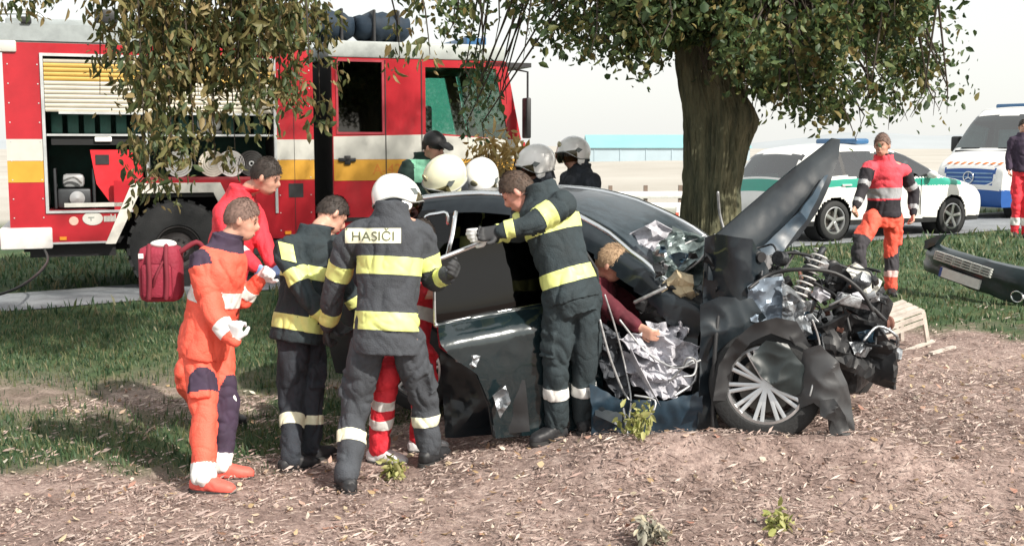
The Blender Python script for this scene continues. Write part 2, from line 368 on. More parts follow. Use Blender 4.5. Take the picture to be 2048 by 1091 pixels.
def loft_split(V3, cls, mats, parent, names, deform=None):
    nu = len(V3); nr = len(V3[0]); nrm = []
    bins = {}
    for i in range(nu - 1):
        for k in range(nr - 1):
            a, b, c, d = V3[i][k], V3[i][k + 1], V3[i + 1][k + 1], V3[i + 1][k]
            ce = (a + b + c + d) / 4; n = (c - a).cross(b - d); 
            if n.length > 1e-12: n.normalize()
            if n.dot(ce - V((ce.x, 0, 0.6))) < 0: n = -n
            key = cls(ce, n)
            if key: bins.setdefault(key, []).append((i, k))
    out = {}; isl = []
    for key, cells in bins.items():
        if key == 'body': isl.append((key, cells)); continue
        left = set(cells)
        while left:                                  # one object per separate pane or lamp
            st = [left.pop()]; comp = []
            while st:
                i, k = st.pop(); comp.append((i, k))
                for q in ((i + 1, k), (i - 1, k), (i, k + 1), (i, k - 1)):
                    if q in left: left.remove(q); st.append(q)
            if len(comp) > 6: isl.append((key, comp))
    for key, cells in isl:
        idx = {}; vs = []; fs = []
        for i, k in cells:
            f = []
            for ii, kk in ((i, k), (i, k + 1), (i + 1, k + 1), (i + 1, k)):
                if (ii, kk) not in idx:
                    idx[(ii, kk)] = len(vs); p = V3[ii][kk]; vs.append(deform(p) if deform else p)
                f.append(idx[(ii, kk)])
            fs.append(f)
        mb = MB(); mb.add(vs, fs); o = mb.build(names.get(key, key), mats[key], parent, 50); out[key] = o
    return out

# ------------------------------------------------------------------ fire engine
RED = M('fire_red', (0.40, 0.010, 0.020), 0.35, coat=0.3, var=0.22, scale=1.6, bump=0.05, bscale=3)
YEL = M('stripe_yellow', (0.60, 0.31, 0.035), 0.45, var=0.08)
WST = M('stripe_white', (0.52, 0.52, 0.48), 0.45, var=0.06)
CRM = M('shutter_cream', (0.50, 0.47, 0.39), 0.45, 0.2, var=0.08)
OCH = M('shutter_ochre', (0.52, 0.33, 0.08), 0.45, 0.2, var=0.1)
TEAL = M('dark_green_lining', (0.015, 0.07, 0.055), 0.7, var=0.3)
GT = GLASS('cab_glass_green', (0.6, 0.9, 0.82), 0.9, 0.08); GD = GLASS('cab_glass_dark', (0.22, 0.26, 0.27), 0.35, 0.06)
TA = R(20); tx0 = P(22, 480, 13.9)
tk = empty('fire_engine', (tx0.x, 13.9, gz(tx0.x, 13.9) + 0.0), TA)
tag(tk, 'red fire engine with white and yellow stripes and an open equipment bay', 'fire engine')
def tb(name, mat, *boxes, parent=None, bev=0.0):
    for b in boxes: o = MB().box(*b, bev=bev).build(name, mat, parent or tk, 35 if bev else None)
    return o
def tp(name, mat, poly, y0, y1, parent=None):
    return MB().prism(poly, y0, y1, lambda u, v, a: (u, a, v)).build(name, mat, parent or tk)
TW = 2.45
tb('chassis', M('chassis_black', (0.015, 0.015, 0.016), 0.7), (0.1, 6.3, 0.75, 0.9, 0.5, 0.75), (0.1, 6.3, 1.55, 1.7, 0.5, 0.75), (0.2, 1.2, 0.15, 2.3, 0.48, 0.645), (2.8, 3.9, 0.15, 2.3, 0.5, 0.645), (1.8, 2.0, 0.3, 2.2, 0.48, 0.66), (5.2, 5.4, 0.3, 2.2, 0.48, 0.66))
for side, y0, y1 in (('near', 0.0, 0.05), ('far', TW - 0.05, TW)):
    tp('side_panel', RED, [(0, 0.65), (0.43, 0.65), (0.43, 3.08), (0, 3.08)], y0, y1)
    tp('side_panel', RED, [(0.43, 0.65), (1.14, 0.65), (1.43, 1.33), (1.43, 1.42), (1.2, 1.42), (1.2, 1.06), (0.43, 1.06)], y0, y1)
    tp('side_panel', RED, [(1.43, 1.33), (2.47, 1.33), (2.76, 0.65), (3.2, 0.65), (3.2, 1.42), (1.43, 1.42)], y0, y1)
    tp('side_panel', RED, [(0.43, 2.94), (3.2, 2.94), (3.2, 3.08), (0.43, 3.08)], y0, y1)
    tp('side_panel', RED, [(3.2, 0.65), (3.7, 0.65), (3.7, 3.08), (3.2, 3.08)], y0, y1)
    e0, e1 = (-0.004, 0.002) if side == 'near' else (TW - 0.002, TW + 0.004)
    for a, b in ((0.0, 0.43), (3.2, 3.7)):
        tp('white_stripe', WST, [(a, 1.67), (b, 1.67), (b, 1.93), (a, 1.93)], e0, e1); tp('yellow_stripe', YEL, [(a, 1.41), (b, 1.41), (b, 1.667), (a, 1.667)], e0, e1)
    o0, o1 = (-0.03, 0.06) if side == 'near' else (TW - 0.06, TW + 0.03)   # pale wheel-arch surround
    tp('wheel_arch_trim', M('arch_cream', (0.68, 0.66, 0.6), 0.5), [(1.08, 0.64), (1.20, 0.64), (1.50, 1.26), (2.40, 1.26), (2.70, 0.64), (2.82, 0.64), (2.49, 1.385), (1.41, 1.385)], o0, o1)
    f0, f1 = (-0.02, 0.04) if side == 'near' else (TW - 0.04, TW + 0.02)
    tb('bay_frame', ALU, (0.41, 0.445, f0, f1, 1.03, 2.96), (3.185, 3.22, f0, f1, 0.98, 2.96), (0.445, 3.185, f0, f1, 2.925, 2.96), (0.445, 1.42, f0, f1, 1.03, 1.06))
tb('far_shutter', CRM, (0.43, 3.2, TW - 0.1, TW - 0.05, 1.4, 2.94))
tb('roof_deck', M('roof_grey', (0.3, 0.32, 0.32), 0.6), (0, 3.7, 0.0, TW, 3.08, 3.1)); tb('front_bulkhead', BLK, (3.66, 3.7, 0.05, TW - 0.05, 0.65, 3.08))
tb('rear_bulkhead', RED, (0.0, 0.04, 0.05, TW - 0.05, 0.9, 3.08)); tb('rear_shutter', M('rear_shutter_grey', (0.12, 0.15, 0.17), 0.5, 0.3), (-0.02, 0.0, 0.35, 2.1, 0.95, 2.7))
tb('rear_bumper', M('bumper_white', (0.7, 0.68, 0.66), 0.5), (-0.12, 0.47, -0.03, 0.3, 0.60, 0.86), (-0.12, 0.1, 0.3, TW + 0.03, 0.60, 0.86), bev=0.02)
tb('tail_lamp_cluster', M('lamp_red', (0.4, 0.02, 0.02), 0.3), (-0.13, -0.12, 0.02, 0.28, 0.64, 0.82)); 
tb('bay_floor', M('bay_floor_red', (0.35, 0.05, 0.06), 0.5), (0.44, 1.43, 0.06, 0.9, 1.03, 1.06), (1.43, 3.2, 0.06, 0.9, 1.42, 1.45)); tb('bay_sill', WST, (0.62, 1.42, 0.0, 0.03, 1.10, 1.15))
tb('bay_back_wall', TEAL, (0.44, 3.2, 0.9, 0.93, 1.03, 3.05)); tb('bay_shelf', ALU, (0.45, 3.19, 0.06, 0.88, 1.97, 1.995)); tb('bay_divider', ALU, (1.60, 1.64, 0.02, 0.88, 1.45, 2.92)); tb('bay_ceiling', DRK, (0.44, 3.2, 0.06, 0.9, 2.96, 3.0))
tb('bay_side_wall', DRK, (0.43, 0.44, 0.06, 0.9, 1.06, 2.96), (3.2, 3.21, 0.06, 0.9, 1.4, 2.96)); tb('hanging_rail', DRK, (0.5, 1.6, 0.1, 0.5, 1.86, 1.965)); tb('bay_lamp', M('lamp_lens', (0.85, 0.85, 0.82), 0.2), (1.0, 1.2, 0.06, 0.12, 1.90, 1.96), bev=0.01)
z = 2.26
while z < 2.90:                            # roller shutter, slat by slat
    s = MB(); s.loft([((0.45, 0.03, z + 0.026), (0, 0.011, 0), (0, 0, 0.025)), ((3.18, 0.03, z + 0.026), (0, 0.011, 0), (0, 0, 0.025))], 10, 3)
    s.build('shutter_slat', OCH if 2.60 < z < 2.84 else CRM, tk, 40); z += 0.0535
for k in range(14):                        # folded green tarpaulin strips hanging behind the shutter
    tb('hanging_strap', TEAL, (0.5 + k * 0.19, 0.63 + k * 0.19, 0.3, 0.34, 2.0, 2.35), bev=0.01)
# badge and lettering strip on the skirt
ey = -0.003
mb = MB().lathe([(0.001, 0.004), (0.115, 0.004), (0.12, 0)], (1.02 - 0.08, ey, 0.955), (0, -1, 0), 28); mb.v = [(0.94 + (p[0] - 0.94), p[1], 0.955 + (p[2] - 0.955) * 0.7) for p in mb.v]; bd = mb.build('round_badge', WST, tk)
tb('badge_mark', M('mark_grey', (0.2, 0.22, 0.2), 0.6), (0.89, 0.96, -0.011, -0.0065, 0.965, 0.978), (0.915, 0.928, -0.011, -0.0065, 0.93, 0.965), parent=bd)
mb = MB().lathe([(0.001, 0.004), (0.05, 0.004), (0.055, 0)], (0.72, ey, 0.93), (0, -1, 0), 20); mb.build('small_badge', M('badge_salmon', (0.75, 0.4, 0.33), 0.5), tk)
for k in range(9): tb('letter_block', WST, (1.07 + k * 0.0 + k * 0.016, 1.083 + k * 0.016, ey - 0.004, ey, 0.915, 0.985 + (0.02 if k in (5, 8) else 0)))
# wheels
for x in (1.95, 5.3):
    for y, s in ((0.17, -1), (TW - 0.17, 1)): wheel(tk, (x, y, 0.56), (0, s, 0), 0.60, 0.34, 0.28, truck=True, rimmat=M('rim_dark', (0.05, 0.045, 0.045), 0.6))
tb('mud_guard', BLK, (1.2, 1.26, 0.02, 0.5, 0.7, 1.2), (1.3, 2.55, 0.06, 0.6, 1.2, 1.24), (2.64, 2.7, 0.02, 0.5, 0.6, 1.2)); tb('wheel_well', DRK, (1.15, 2.75, 0.6, 0.63, 0.6, 1.4))
# cab
for side, y0, y1 in (('near', 0.0, 0.05), ('far', TW - 0.05, TW)):
    arch = [(5.3 + 0.72 * math.cos(a), 0.62 + 0.66 * math.sin(a)) for a in [PI * i / 14 for i in range(15)]]
    tp('cab_side', RED, [(3.95, 0.62), (4.4, 0.62)] + arch[::-1] + [(6.5, 0.62), (6.62, 0.9), (6.62, 1.5), (6.60, 1.92), (5.22, 2.03), (3.95, 2.03)], y0, y1)
    tp('cab_pillar', RED, [(3.95, 2.03), (4.03, 2.03), (4.03, 3.0), (3.95, 3.0)], y0, y1); tp('cab_pillar', RED, [(4.62, 2.03), (5.22, 2.03), (5.22, 3.0), (4.62, 3.0)], y0, y1)
    tp('cab_pillar', RED, [(6.42, 1.935), (6.60, 1.92), (6.38, 3.0), (6.2, 3.0)], y0, y1); tp('cab_header', RED, [(4.03, 2.95), (4.62, 2.95), (4.62, 3.0), (4.03, 3.0)], y0, y1); tp('cab_header', RED, [(5.22, 2.9), (6.23, 2.9), (6.2, 3.0), (5.22, 3.0)], y0, y1)
    g0, g1 = (0.02, 0.026) if side == 'near' else (TW - 0.026, TW - 0.02)
    tp('crew_window', GD, [(4.03, 2.03), (4.62, 2.03), (4.62, 2.95), (4.03, 2.95)], g0, g1); tp('door_window', GT, [(5.22, 2.03), (6.42, 1.935), (6.23, 2.9), (5.22, 2.9)], g0, g1)
    e0, e1 = (-0.004, 0.002) if side == 'near' else (TW - 0.002, TW + 0.004)
    tp('white_stripe', WST, [(3.96, 1.67), (6.6, 1.67), (6.6, 1.93), (5.2, 2.0), (3.96, 1.97)], e0, e1); tp('yellow_stripe', YEL, [(3.96, 1.39), (6.6, 1.39), (6.6, 1.667), (3.96, 1.667)], e0, e1)
    d0, d1 = (-0.009, 0.0) if side == 'near' else (TW, TW + 0.009)
    tb('door_seam', BLK, (4.66, 4.672, d0, d1 - 0.002, 0.9, 2.98), (5.16, 5.172, d0, d1 - 0.002, 1.1, 2.98)); k0, k1 = (-0.035, 0.0) if side == 'near' else (TW, TW + 0.035)
    tb('door_handle', BLK, (4.02, 4.25, k0, k1, 1.64, 1.69), (4.1, 4.18, k0 * 1.0, k1, 1.60, 1.72), bev=0.008)
    w0, w1 = (-0.012, 0.03) if side == 'near' else (TW - 0.03, TW + 0.012)
    tb('window_frame', M('frame_dull_red', (0.32, 0.03, 0.045), 0.5), (4.0, 4.03, w0, w1, 2.0, 2.98), (4.62, 4.65, w0, w1, 2.0, 2.98), (4.03, 4.62, w0, w1, 2.0, 2.03), (4.03, 4.62, w0, w1, 2.95, 2.98))
tb('hatch', BLK, (3.36, 3.55, -0.006, 0.0, 1.18, 1.36)); tb('door_step', BLK, (4.0, 4.55, -0.04, 0.3, 0.5, 0.56), (4.05, 4.5, -0.03, 0.3, 0.85, 0.9))
tb('cab_floor', DRK, (3.95, 6.5, 0.05, TW - 0.05, 1.0, 1.06)); tb('cab_back', DRK, (3.95, 3.99, 0.05, TW - 0.05, 1.0, 3.0)); 
tp('cab_front', RED, [(6.62, 0.62), (6.66, 0.62), (6.66, 1.9), (6.62, 1.9)], 0.0, TW); tp('windscreen', GT, [(6.60, 1.92), (6.61, 1.92), (6.39, 3.0), (6.38, 3.0)], 0.06, TW - 0.06)
tb('grille', BLK, (6.66, 6.69, 0.5, 1.95, 0.9, 1.5)); tb('front_bumper', WST, (6.55, 6.85, -0.02, TW + 0.02, 0.42, 0.78), bev=0.03); tb('white_stripe', WST, (6.66, 6.664, 0, TW, 1.67, 1.9))
for y in (0.25, 2.2): tb('headlight', M('lamp_lens', (0.85, 0.85, 0.82), 0.2), (6.85, 6.87, y - 0.14, y + 0.14, 0.5, 0.7))
tb('cab_roof', M('cab_roof_grey', (0.36, 0.39, 0.38), 0.55), (3.9, 6.36, -0.02, TW + 0.02, 3.0, 3.22), bev=0.03); tb('sun_visor', BLK, (6.1, 6.75, 0.0, TW, 2.93, 2.99)); tb('light_bar', M('blue_lens', (0.04, 0.12, 0.25), 0.2), (5.9, 6.2, 0.3, TW - 0.3, 3.22, 3.36), bev=0.03)
tb('seat', M('seat_dark', (0.02, 0.025, 0.03), 0.9), (5.35, 5.85, 0.3, 0.85, 1.3, 1.75), (5.3, 5.42, 0.35, 0.8, 1.75, 2.4), (5.35, 5.85, 1.6, 2.15, 1.3, 1.75), (5.3, 5.42, 1.65, 2.1, 1.75, 2.4), (4.1, 4.5, 0.2, 2.2, 1.4, 1.8), bev=0.04); tb('dashboard', DRK, (6.2, 6.58, 0.06, TW - 0.06, 1.5, 1.98))
tb('mirror', BLK, (6.55, 6.62, -0.35, -0.15, 1.95, 2.5), bev=0.02); MB().tube([(6.5, 0, 2.9), (6.6, -0.25, 2.85), (6.6, -0.25, 2.4)], 0.015, 8).build('mirror_arm', BLK, tk)
for x in (0.05, 0.38, 3.25, 3.65):
    for zz in np.arange(0.75, 3.05, 0.23): MB().lathe([(0.001, 0.004), (0.008, 0.003), (0.009, 0)], (x, -0.0045, float(zz)), (0, -1, 0), 8).build('rivet', ALU, tk)
tb('panel_seam', BLK, (3.44, 3.446, -0.0055, 0.0, 0.66, 3.07)); tb('skirt_edge', ALU, (0.44, 1.1, -0.012, 0.0, 0.65, 0.675)); tb('shutter_handle', ALU, (0.6, 3.05, 0.0, 0.03, 2.235, 2.262)); tb('side_marker', M('marker_amber', (0.8, 0.3, 0.03), 0.3), (0.55, 0.63, -0.015, 0.0, 0.70, 0.74), (3.3, 3.38, -0.015, 0.0, 0.70, 0.74)); tb('fuel_tank', M('tank_grey', (0.12, 0.12, 0.12), 0.5), (2.85, 3.6, 0.1, 0.55, 0.42, 0.64), bev=0.05)
# roof rails and equipment fixed to the truck
tb('roof_parapet', M('parapet', (0.30, 0.335, 0.34), 0.55, 0.3), (-0.05, 3.7, -0.02, 0.02, 3.1, 3.3), (-0.05, 3.7, TW - 0.02, TW + 0.02, 3.1, 3.3)); tb('roof_locker', M('parapet', (0.30, 0.335, 0.34)), (0.02, 3.0, 0.55, 1.9, 3.1, 3.42), bev=0.02)
tb('work_lamp', BLK, (0.22, 0.34, -0.06, 0.06, 3.3, 3.38), (1.05, 1.32, -0.05, 0.1, 3.34, 3.5), bev=0.015); tb('corner_cap', WST, (-0.1, 0.16, -0.035, 0.1, 2.96, 3.10), bev=0.02)
for y in (0.9, 1.4): MB().tube([(-0.35, y, 1.2), (-0.35, y, 3.3), (-0.25, y, 3.52), (0.0, y, 3.56), (0.35, y, 3.56), (0.5, y, 3.44)], 0.022, 8, sub=4).build('ladder_rail', ALU, tk, 60)
for k in range(8): MB().tube([(-0.35, 0.9, 1.3 + k * 0.27), (-0.35, 1.4, 1.3 + k * 0.27)], 0.014, 8).build('ladder_rung', ALU, tk, 60)
MB().tube([(-0.1, 0.2, 2.9), (-0.3, 0.2, 2.78), (-0.5, 0.2, 2.6)], 0.02, 8).build('bracket', WST, tk)
tm = text_mesh('A-4219', 0.20, 0.0015); tm.transform(Matrix.Translation((4.78, -0.006, 1.53)) @ Matrix.Rotation(PI / 2, 4, 'X')); tag(link('door_number', tm, M('number_orange', (0.62, 0.22, 0.03), 0.5), tk), 'faint orange number on the yellow stripe of the crew door')
TM = Matrix.Translation(tk.location) @ Matrix.Rotation(TA, 4, 'Z')
# equipment lying in the bay and on the roof (things of their own)
def at_truck(name, x, y, z): return empty(name, TM @ V((x, y, z)), TA)
g = at_truck('generator', 0.72, 0.4, 1.06); tag(g, 'dark portable generator in the open bay beside the red case', 'generator')
for k, (y, zz) in enumerate(((0, 0), (0.4, 0))): pass
MB().tube([(-0.2, -0.25, 0.03), (-0.2, -0.25, 0.5), (-0.2, 0.25, 0.5), (-0.2, 0.25, 0.03)], 0.018, 8).build('frame', M('dark_steel', (0.05, 0.055, 0.06), 0.5, 0.5), g, 50); MB().tube([(0.25, -0.25, 0.03), (0.25, -0.25, 0.5), (0.25, 0.25, 0.5), (0.25, 0.25, 0.03)], 0.018, 8).build('frame', MATS['dark_steel'], g, 50)
MB().box(-0.18, 0.22, -0.2, 0.2, 0.02, 0.26, bev=0.03).build('engine', MATS['dark_steel'], g, 40); MB().box(-0.12, 0.14, -0.16, 0.16, 0.27, 0.44, bev=0.05).build('tank', M('grey_tank', (0.3, 0.31, 0.32), 0.4), g, 40); MB().lathe([(0.001, 0), (0.09, 0), (0.09, 0.03), (0.001, 0.04)], (0.05, -0.2, 0.14), (0, -1, 0), 20).build('starter', SIL, g)
MB().tube([(-0.1, -0.21, 0.36), (0.02, -0.23, 0.4), (0.1, -0.2, 0.33)], 0.012, 6, sub=3).build('cable', SIL, g)
g = at_truck('equipment_case', 1.22, 0.42, 1.06); tag(g, 'bright red angular case standing in the open bay', 'case')
MB().prism([(-0.22, 0.32), (-0.05, 0.06), (0.18, 0.1), (0.34, 0.3), (0.34, 0.74), (-0.28, 0.74)], -0.3, 0.3, lambda u, v, a: (u, a, v)).build('shell', M('case_red', (0.62, 0.02, 0.03), 0.4), g); MB().box(-0.22, -0.06, -0.31, -0.3, 0.56, 0.68).build('latch', BLK, g); MB().tube([(0.0, -0.3, 0.0), (0.0, -0.28, 0.12)], 0.02, 6).build('foot', BLK, g)
for k, (x, mt, lb) in enumerate(((2.0, 'hose_grey', 'grey'), (2.42, 'hose_cream', 'cream'), (2.66, 'hose_white', 'white'), (2.92, 'hose_dark', 'dark'))):
    g = at_truck('hose_roll', x, 0.28, 1.45); tag(g, lb + ' rolled hose standing on the bay floor behind the branch', 'hose roll', 'hose rolls in the bay'); col = dict(hose_grey=(0.3, 0.31, 0.3), hose_cream=(0.55, 0.52, 0.45), hose_white=(0.65, 0.65, 0.63), hose_dark=(0.05, 0.05, 0.05))[mt]; rr = 0.17
    pr = []
    mb = MB()
    for q in range(5): mb.lathe([(rr - q * 0.03 - 0.026, -0.05), (rr - q * 0.03, -0.055), (rr - q * 0.03, 0.055), (rr - q * 0.03 - 0.026, 0.05)], (0, 0, rr), (0, -1, 0.0), 28)
    mb.build('coil', M(mt, col, 0.8), g, 40); MB().lathe([(0.02, -0.08), (0.035, -0.08), (0.035, 0.06), (0.02, 0.06), (0.02, -0.08)], (0.0, 0, rr), (0, -1, 0), 16).build('coupling', ALU, g, 40)
g = at_truck('suction_strainer', 2.2, 0.3, 2.0); tag(g, 'black and white helmet-shaped strainer on the bay shelf', 'strainer'); MB().ell((0.2, 0, 0.14), (0.15, 0, 0), (0, 0.13, 0), (0, 0, 0.14)).build('shell', M('hose_white', (0.65, 0.65, 0.63)), g, 60); MB().box(0.05, 0.35, -0.12, 0.12, 0.0, 0.04, bev=0.01).build('base', BLK, g)
BAG = M('bag_blue', (0.006, 0.018, 0.034), 0.7, var=0.3, scale=5, bump=0.4, bscale=9)
for k, x in enumerate((3.95, 4.72)):
    g = at_truck('roof_bag', x, 0.5, 3.22); tag(g, 'dark blue rolled tarpaulin bag on the cab roof, the ' + ('one beside the equipment body' if k == 0 else 'one toward the windscreen'), 'bag')
    mb = MB(); secs = []
    for i in range(13):
        t = i / 12; kx = math.sin(PI * (0.08 + 0.84 * t)) ** 0.35; secs.append(((-0.36 + 0.74 * t, 0, 0.22 + 0.02 * math.sin(i * 2.1 + k)), (0, 0.34 * kx, 0), (0, 0, 0.21 * kx * (1 + 0.05 * math.sin(i * 1.7)))))
    mb.loft(secs, 20, 2.6).build('body', BAG, g, 60)
    for xx in (-0.15, 0.18): MB().lathe([(0.0, 0), (1, 0)], (0, 0, 0), (1, 0, 0), 4) ; MB().box(xx - 0.02, xx + 0.02, -0.345, 0.345, -0.0, 0.435, bev=0.015).build('strap', BLK, g)
# black cable trailing from the engine to the left
p0 = TM @ V((0.35, 0.1, 0.62)); mb = MB().tube([p0, P(95, 522, 13.6), P(60, 560, 12.6), P(0, 588, 12.2), P(-120, 610, 11.8)], 0.016, 8, sub=8)
tag(mb.build('trailing_cable', BLK, None, 60), 'thin black cable hanging from the fire engine toward the grass', 'cable')

# ------------------------------------------------------------------ police car
PGN = M('police_green', (0.02, 0.30, 0.22), 0.35, coat=0.3, var=0.05); CG = GLASS('car_glass', (0.6, 0.85, 0.82), 0.8, 0.16)
pw = P(1665, 440, 19.7); pa = R(27)
pc = empty('police_car', (0, 0, 0), pa); tag(pc, 'white and green police hatchback parked on the lane behind the tree', 'car')
fw = V((math.cos(pa), math.sin(pa), 0)); pc.location = V((pw.x, pw.y, 0)) + fw * 1.3 + V((-fw.y, fw.x, 0)) * 0.78; pc.location.z = gz(pw.x, pw.y) + 0.05; pc.scale = (1.05, 1.05, 1.06)
top = [(-2.1, 0.3), (-2.16, 0.5), (-2.14, 0.72), (-2.06, 0.98), (-1.82, 1.32), (-1.62, 1.43), (-1.1, 1.49), (-0.5, 1.5), (0.0, 1.46), (0.35, 1.36), (0.85, 1.12), (1.12, 0.99), (1.5, 0.93), (1.95, 0.82), (2.15, 0.7), (2.22, 0.52), (2.2, 0.35), (2.1, 0.24)]
V3 = car_loft(top, lambda x: 0.22, 0.9, 0.96, 1.5, 0.27)
def clsp(c, n):
    for wx in (-1.3, 1.35):
        if (c.x - wx) ** 2 + (c.z - 0.31) ** 2 < 0.365 ** 2 and abs(c.y) > 0.45: return None
    side = abs(n.y) > 0.55
    lo = 0.985 + 0.03 * (c.x < -0.9)
    if side and c.z > lo and c.z < 1.40 - 0.10 * max(0, c.x + 0.1) ** 2:
        if -1.72 < c.x < 0.98 - (c.z - 0.98) * 1.35 and not (-0.44 < c.x < -0.36) and c.x > -1.72 + (c.z - 0.98) * 0.7: return 'glass' if not (-1.15 < c.x < -1.09) else 'trim'
        if -0.5 < c.x < -0.3 and c.z < 1.38: return 'trim'
    if n.x < -0.25 and 0.99 < c.z < 1.36 and abs(c.y) < 0.63 and c.x < -1.6: return 'rglass'
    if n.x > 0.2 and 1.02 < c.z < 1.38 and abs(c.y) < 0.68 and 0.3 < c.x < 1.1: return 'wglass'
    if n.x < -0.3 and 0.78 < c.z < 1.02 and abs(c.y) > 0.56 and c.x < -1.9: return 'tail'
    if c.x > 1.9 and 0.62 < c.z < 0.8 and abs(c.y) > 0.45: return 'head'
    if c.x > 2.1 and 0.3 < c.z < 0.56 and abs(c.y) < 0.5: return 'grille'
    if c.z < 0.30: return 'sill'
    if side and 0.84 < c.z < 0.965 and -1.95 < c.x < 1.55: return 'green'
    if n.x < -0.3 and 0.76 < c.z < 0.95 and abs(c.y) < 0.56: return 'green'
    return 'body'
loft_split(V3, clsp, dict(body=WHT, glass=CG, rglass=CG, wglass=CG, trim=BLK, tail=M('lamp_red', (0.4, 0.02, 0.02)), head=M('lamp_lens', (0.85, 0.85, 0.82)), grille=BLK, sill=BLK, green=PGN), pc, dict(glass='side_window', rglass='rear_window', wglass='windscreen', trim='pillar_trim', tail='tail_lamp', head='headlight', green='green_stripe'))
for wx in (-1.3, 1.35):
    for s in (-1, 1):
        wheel(pc, (wx, s * 0.78, 0.31), (0, s, 0), 0.315, 0.2, 0.215, spokes=5, double=False)
        MB().lathe([(0.375, -0.3), (0.375, 0.02)], (wx, s * 0.8, 0.31), (0, s, 0), 28).build('wheel_well', DRK, pc)
MB().box(-1.2, 0.9, -0.7, 0.7, 0.35, 0.62).build('cabin_floor', DRK, pc); SDK = M('seat_dark', (0.02, 0.025, 0.03))
for y in (-0.36, 0.36): MB().box(-0.3, -0.15, y - 0.24, y + 0.24, 0.6, 1.1, bev=0.04).build('front_seat', SDK, pc); MB().box(-0.28, -0.18, y - 0.12, y + 0.12, 1.09, 1.3, bev=0.03).build('headrest', SDK, pc); MB().box(-1.25, -1.1, y - 0.28, y + 0.28, 0.6, 1.05, bev=0.04).build('rear_seat', SDK, pc)
for s in (-1, 1):
    MB().ell((0.72, s * 0.98, 1.02), (0.07, 0, 0), (0, 0.1, 0), (0, 0, 0.065)).build('mirror', WHT, pc, 60)
    for x in (-0.4, 0.55): MB().box(x - 0.005, x + 0.005, s * 0.9 - 0.006, s * 0.9 + 0.006, 0.35, 0.95).build('door_seam', BLK, pc)
    for x in (-0.15, -1.1): MB().box(x - 0.1, x + 0.1, s * 0.905 - 0.012, s * 0.905 + 0.012, 0.86, 0.885, bev=0.005).build('door_handle', WHT, pc)
MB().box(-0.55, -0.25, -0.5, 0.5, 1.52, 1.62, bev=0.04).build('light_bar', M('blue_lens', (0.04, 0.12, 0.25), 0.2), pc, 40)
MB().box(-2.19, -2.17, -0.26, 0.26, 0.5, 0.6).build('licence_plate', WHT, pc); MB().box(-2.05, -2.0, -0.5, 0.5, 0.87, 0.89).build('hatch_trim', CHR, pc)

# ------------------------------------------------------------------ white van
vb = V((P(1945, 380, 24.6).x, 24.6, 0)); va = R(213)
vn = empty('van', (0, 0, 0), va); tag(vn, 'white van with blue bumper and grille parked beyond the police car', 'van')
fw = V((math.cos(va), math.sin(va), 0)); vn.location = vb - fw * 2.55; vn.location.z = gz(vb.x, vb.y) + 0.02
top = [(-2.9, 0.3), (-2.98, 0.5), (-2.95, 1.6), (-2.85, 2.2), (-2.6, 2.33), (0.9, 2.36), (1.2, 2.3), (1.5, 2.05), (1.95, 1.55), (2.15, 1.36), (2.5, 1.2), (2.66, 1.05), (2.7, 0.75), (2.68, 0.4), (2.6, 0.26)]
V3 = car_loft(top, lambda x: 0.26, 0.99, 1.25, 2.36, 0.14, nu=190, nv=56)
def clsv(c, n):
    for wx in (-1.95, 1.85):
        if (c.x - wx) ** 2 + (c.z - 0.34) ** 2 < 0.42 ** 2 and abs(c.y) > 0.5: return None
    if n.x > 0.35 and 1.48 < c.z < 2.2 and abs(c.y) < 0.86 and 1.15 < c.x: return 'wglass'
    if abs(n.y) > 0.7 and 1.42 < c.z < 2.1 and 0.55 < c.x < 1.95 - (c.z - 1.42) * 0.85: return 'glass'
    if c.x > 2.3 and 0.72 < c.z < 1.06 and abs(c.y) < 0.56 + (c.z - 0.8) * 0.25: return 'grille'
    if c.x > 2.2 and 0.7 < c.z < 1.08 and abs(c.y) > 0.66: return 'head'
    if c.z < 0.62 and c.x > 2.0: return 'bumper'
    if c.z < 0.42: return 'sill'
    return 'body'
VB = M('van_blue', (0.02, 0.09, 0.32), 0.4, var=0.1)
loft_split(V3, clsv, dict(body=WHT, wglass=CG, glass=CG, grille=VB, head=M('lamp_lens', (0.85, 0.85, 0.82)), bumper=VB, sill=BLK), vn, dict(wglass='windscreen', glass='side_window', head='headlight', bumper='front_bumper'))
for wx in (-1.95, 1.85):
    for s in (-1, 1):
        wheel(vn, (wx, s * 0.86, 0.34), (0, s, 0), 0.34, 0.22, 0.22, spokes=6, double=False); MB().lathe([(0.43, -0.35), (0.43, 0.02)], (wx, s * 0.9, 0.34), (0, s, 0), 28).build('wheel_well', DRK, vn)
for k in range(3): MB().box(2.66, 2.70, -0.55, 0.55, 0.78 + k * 0.085, 0.805 + k * 0.085).build('grille_bar', M('bar_paleblue', (0.25, 0.4, 0.6), 0.3, 0.5), vn)
MB().tube([(2.68, 0.62 * math.cos(t), 0.86 + 0.0 * t + (0.24 if math.sin(t) > 0 else 0.2) * math.sin(t)) for t in [PI + PI * i / 12 for i in range(13)]], 0.025, 8).build('grille_surround', WHT, vn)
MB().tube([(2.715, 0.12 * math.cos(t), 0.87 + 0.12 * math.sin(t)) for t in [2 * PI * i / 24 for i in range(25)]], 0.013, 8, cap=False).build('emblem_ring', CHR, vn, 60)
for a in (PI / 2, PI / 2 + 2 * PI / 3, PI / 2 - 2 * PI / 3): MB().tube([(2.715, 0, 0.87), (2.715, 0.12 * math.cos(a), 0.87 + 0.12 * math.sin(a))], [0.014, 0.006], 6).build('emblem_star', CHR, vn)
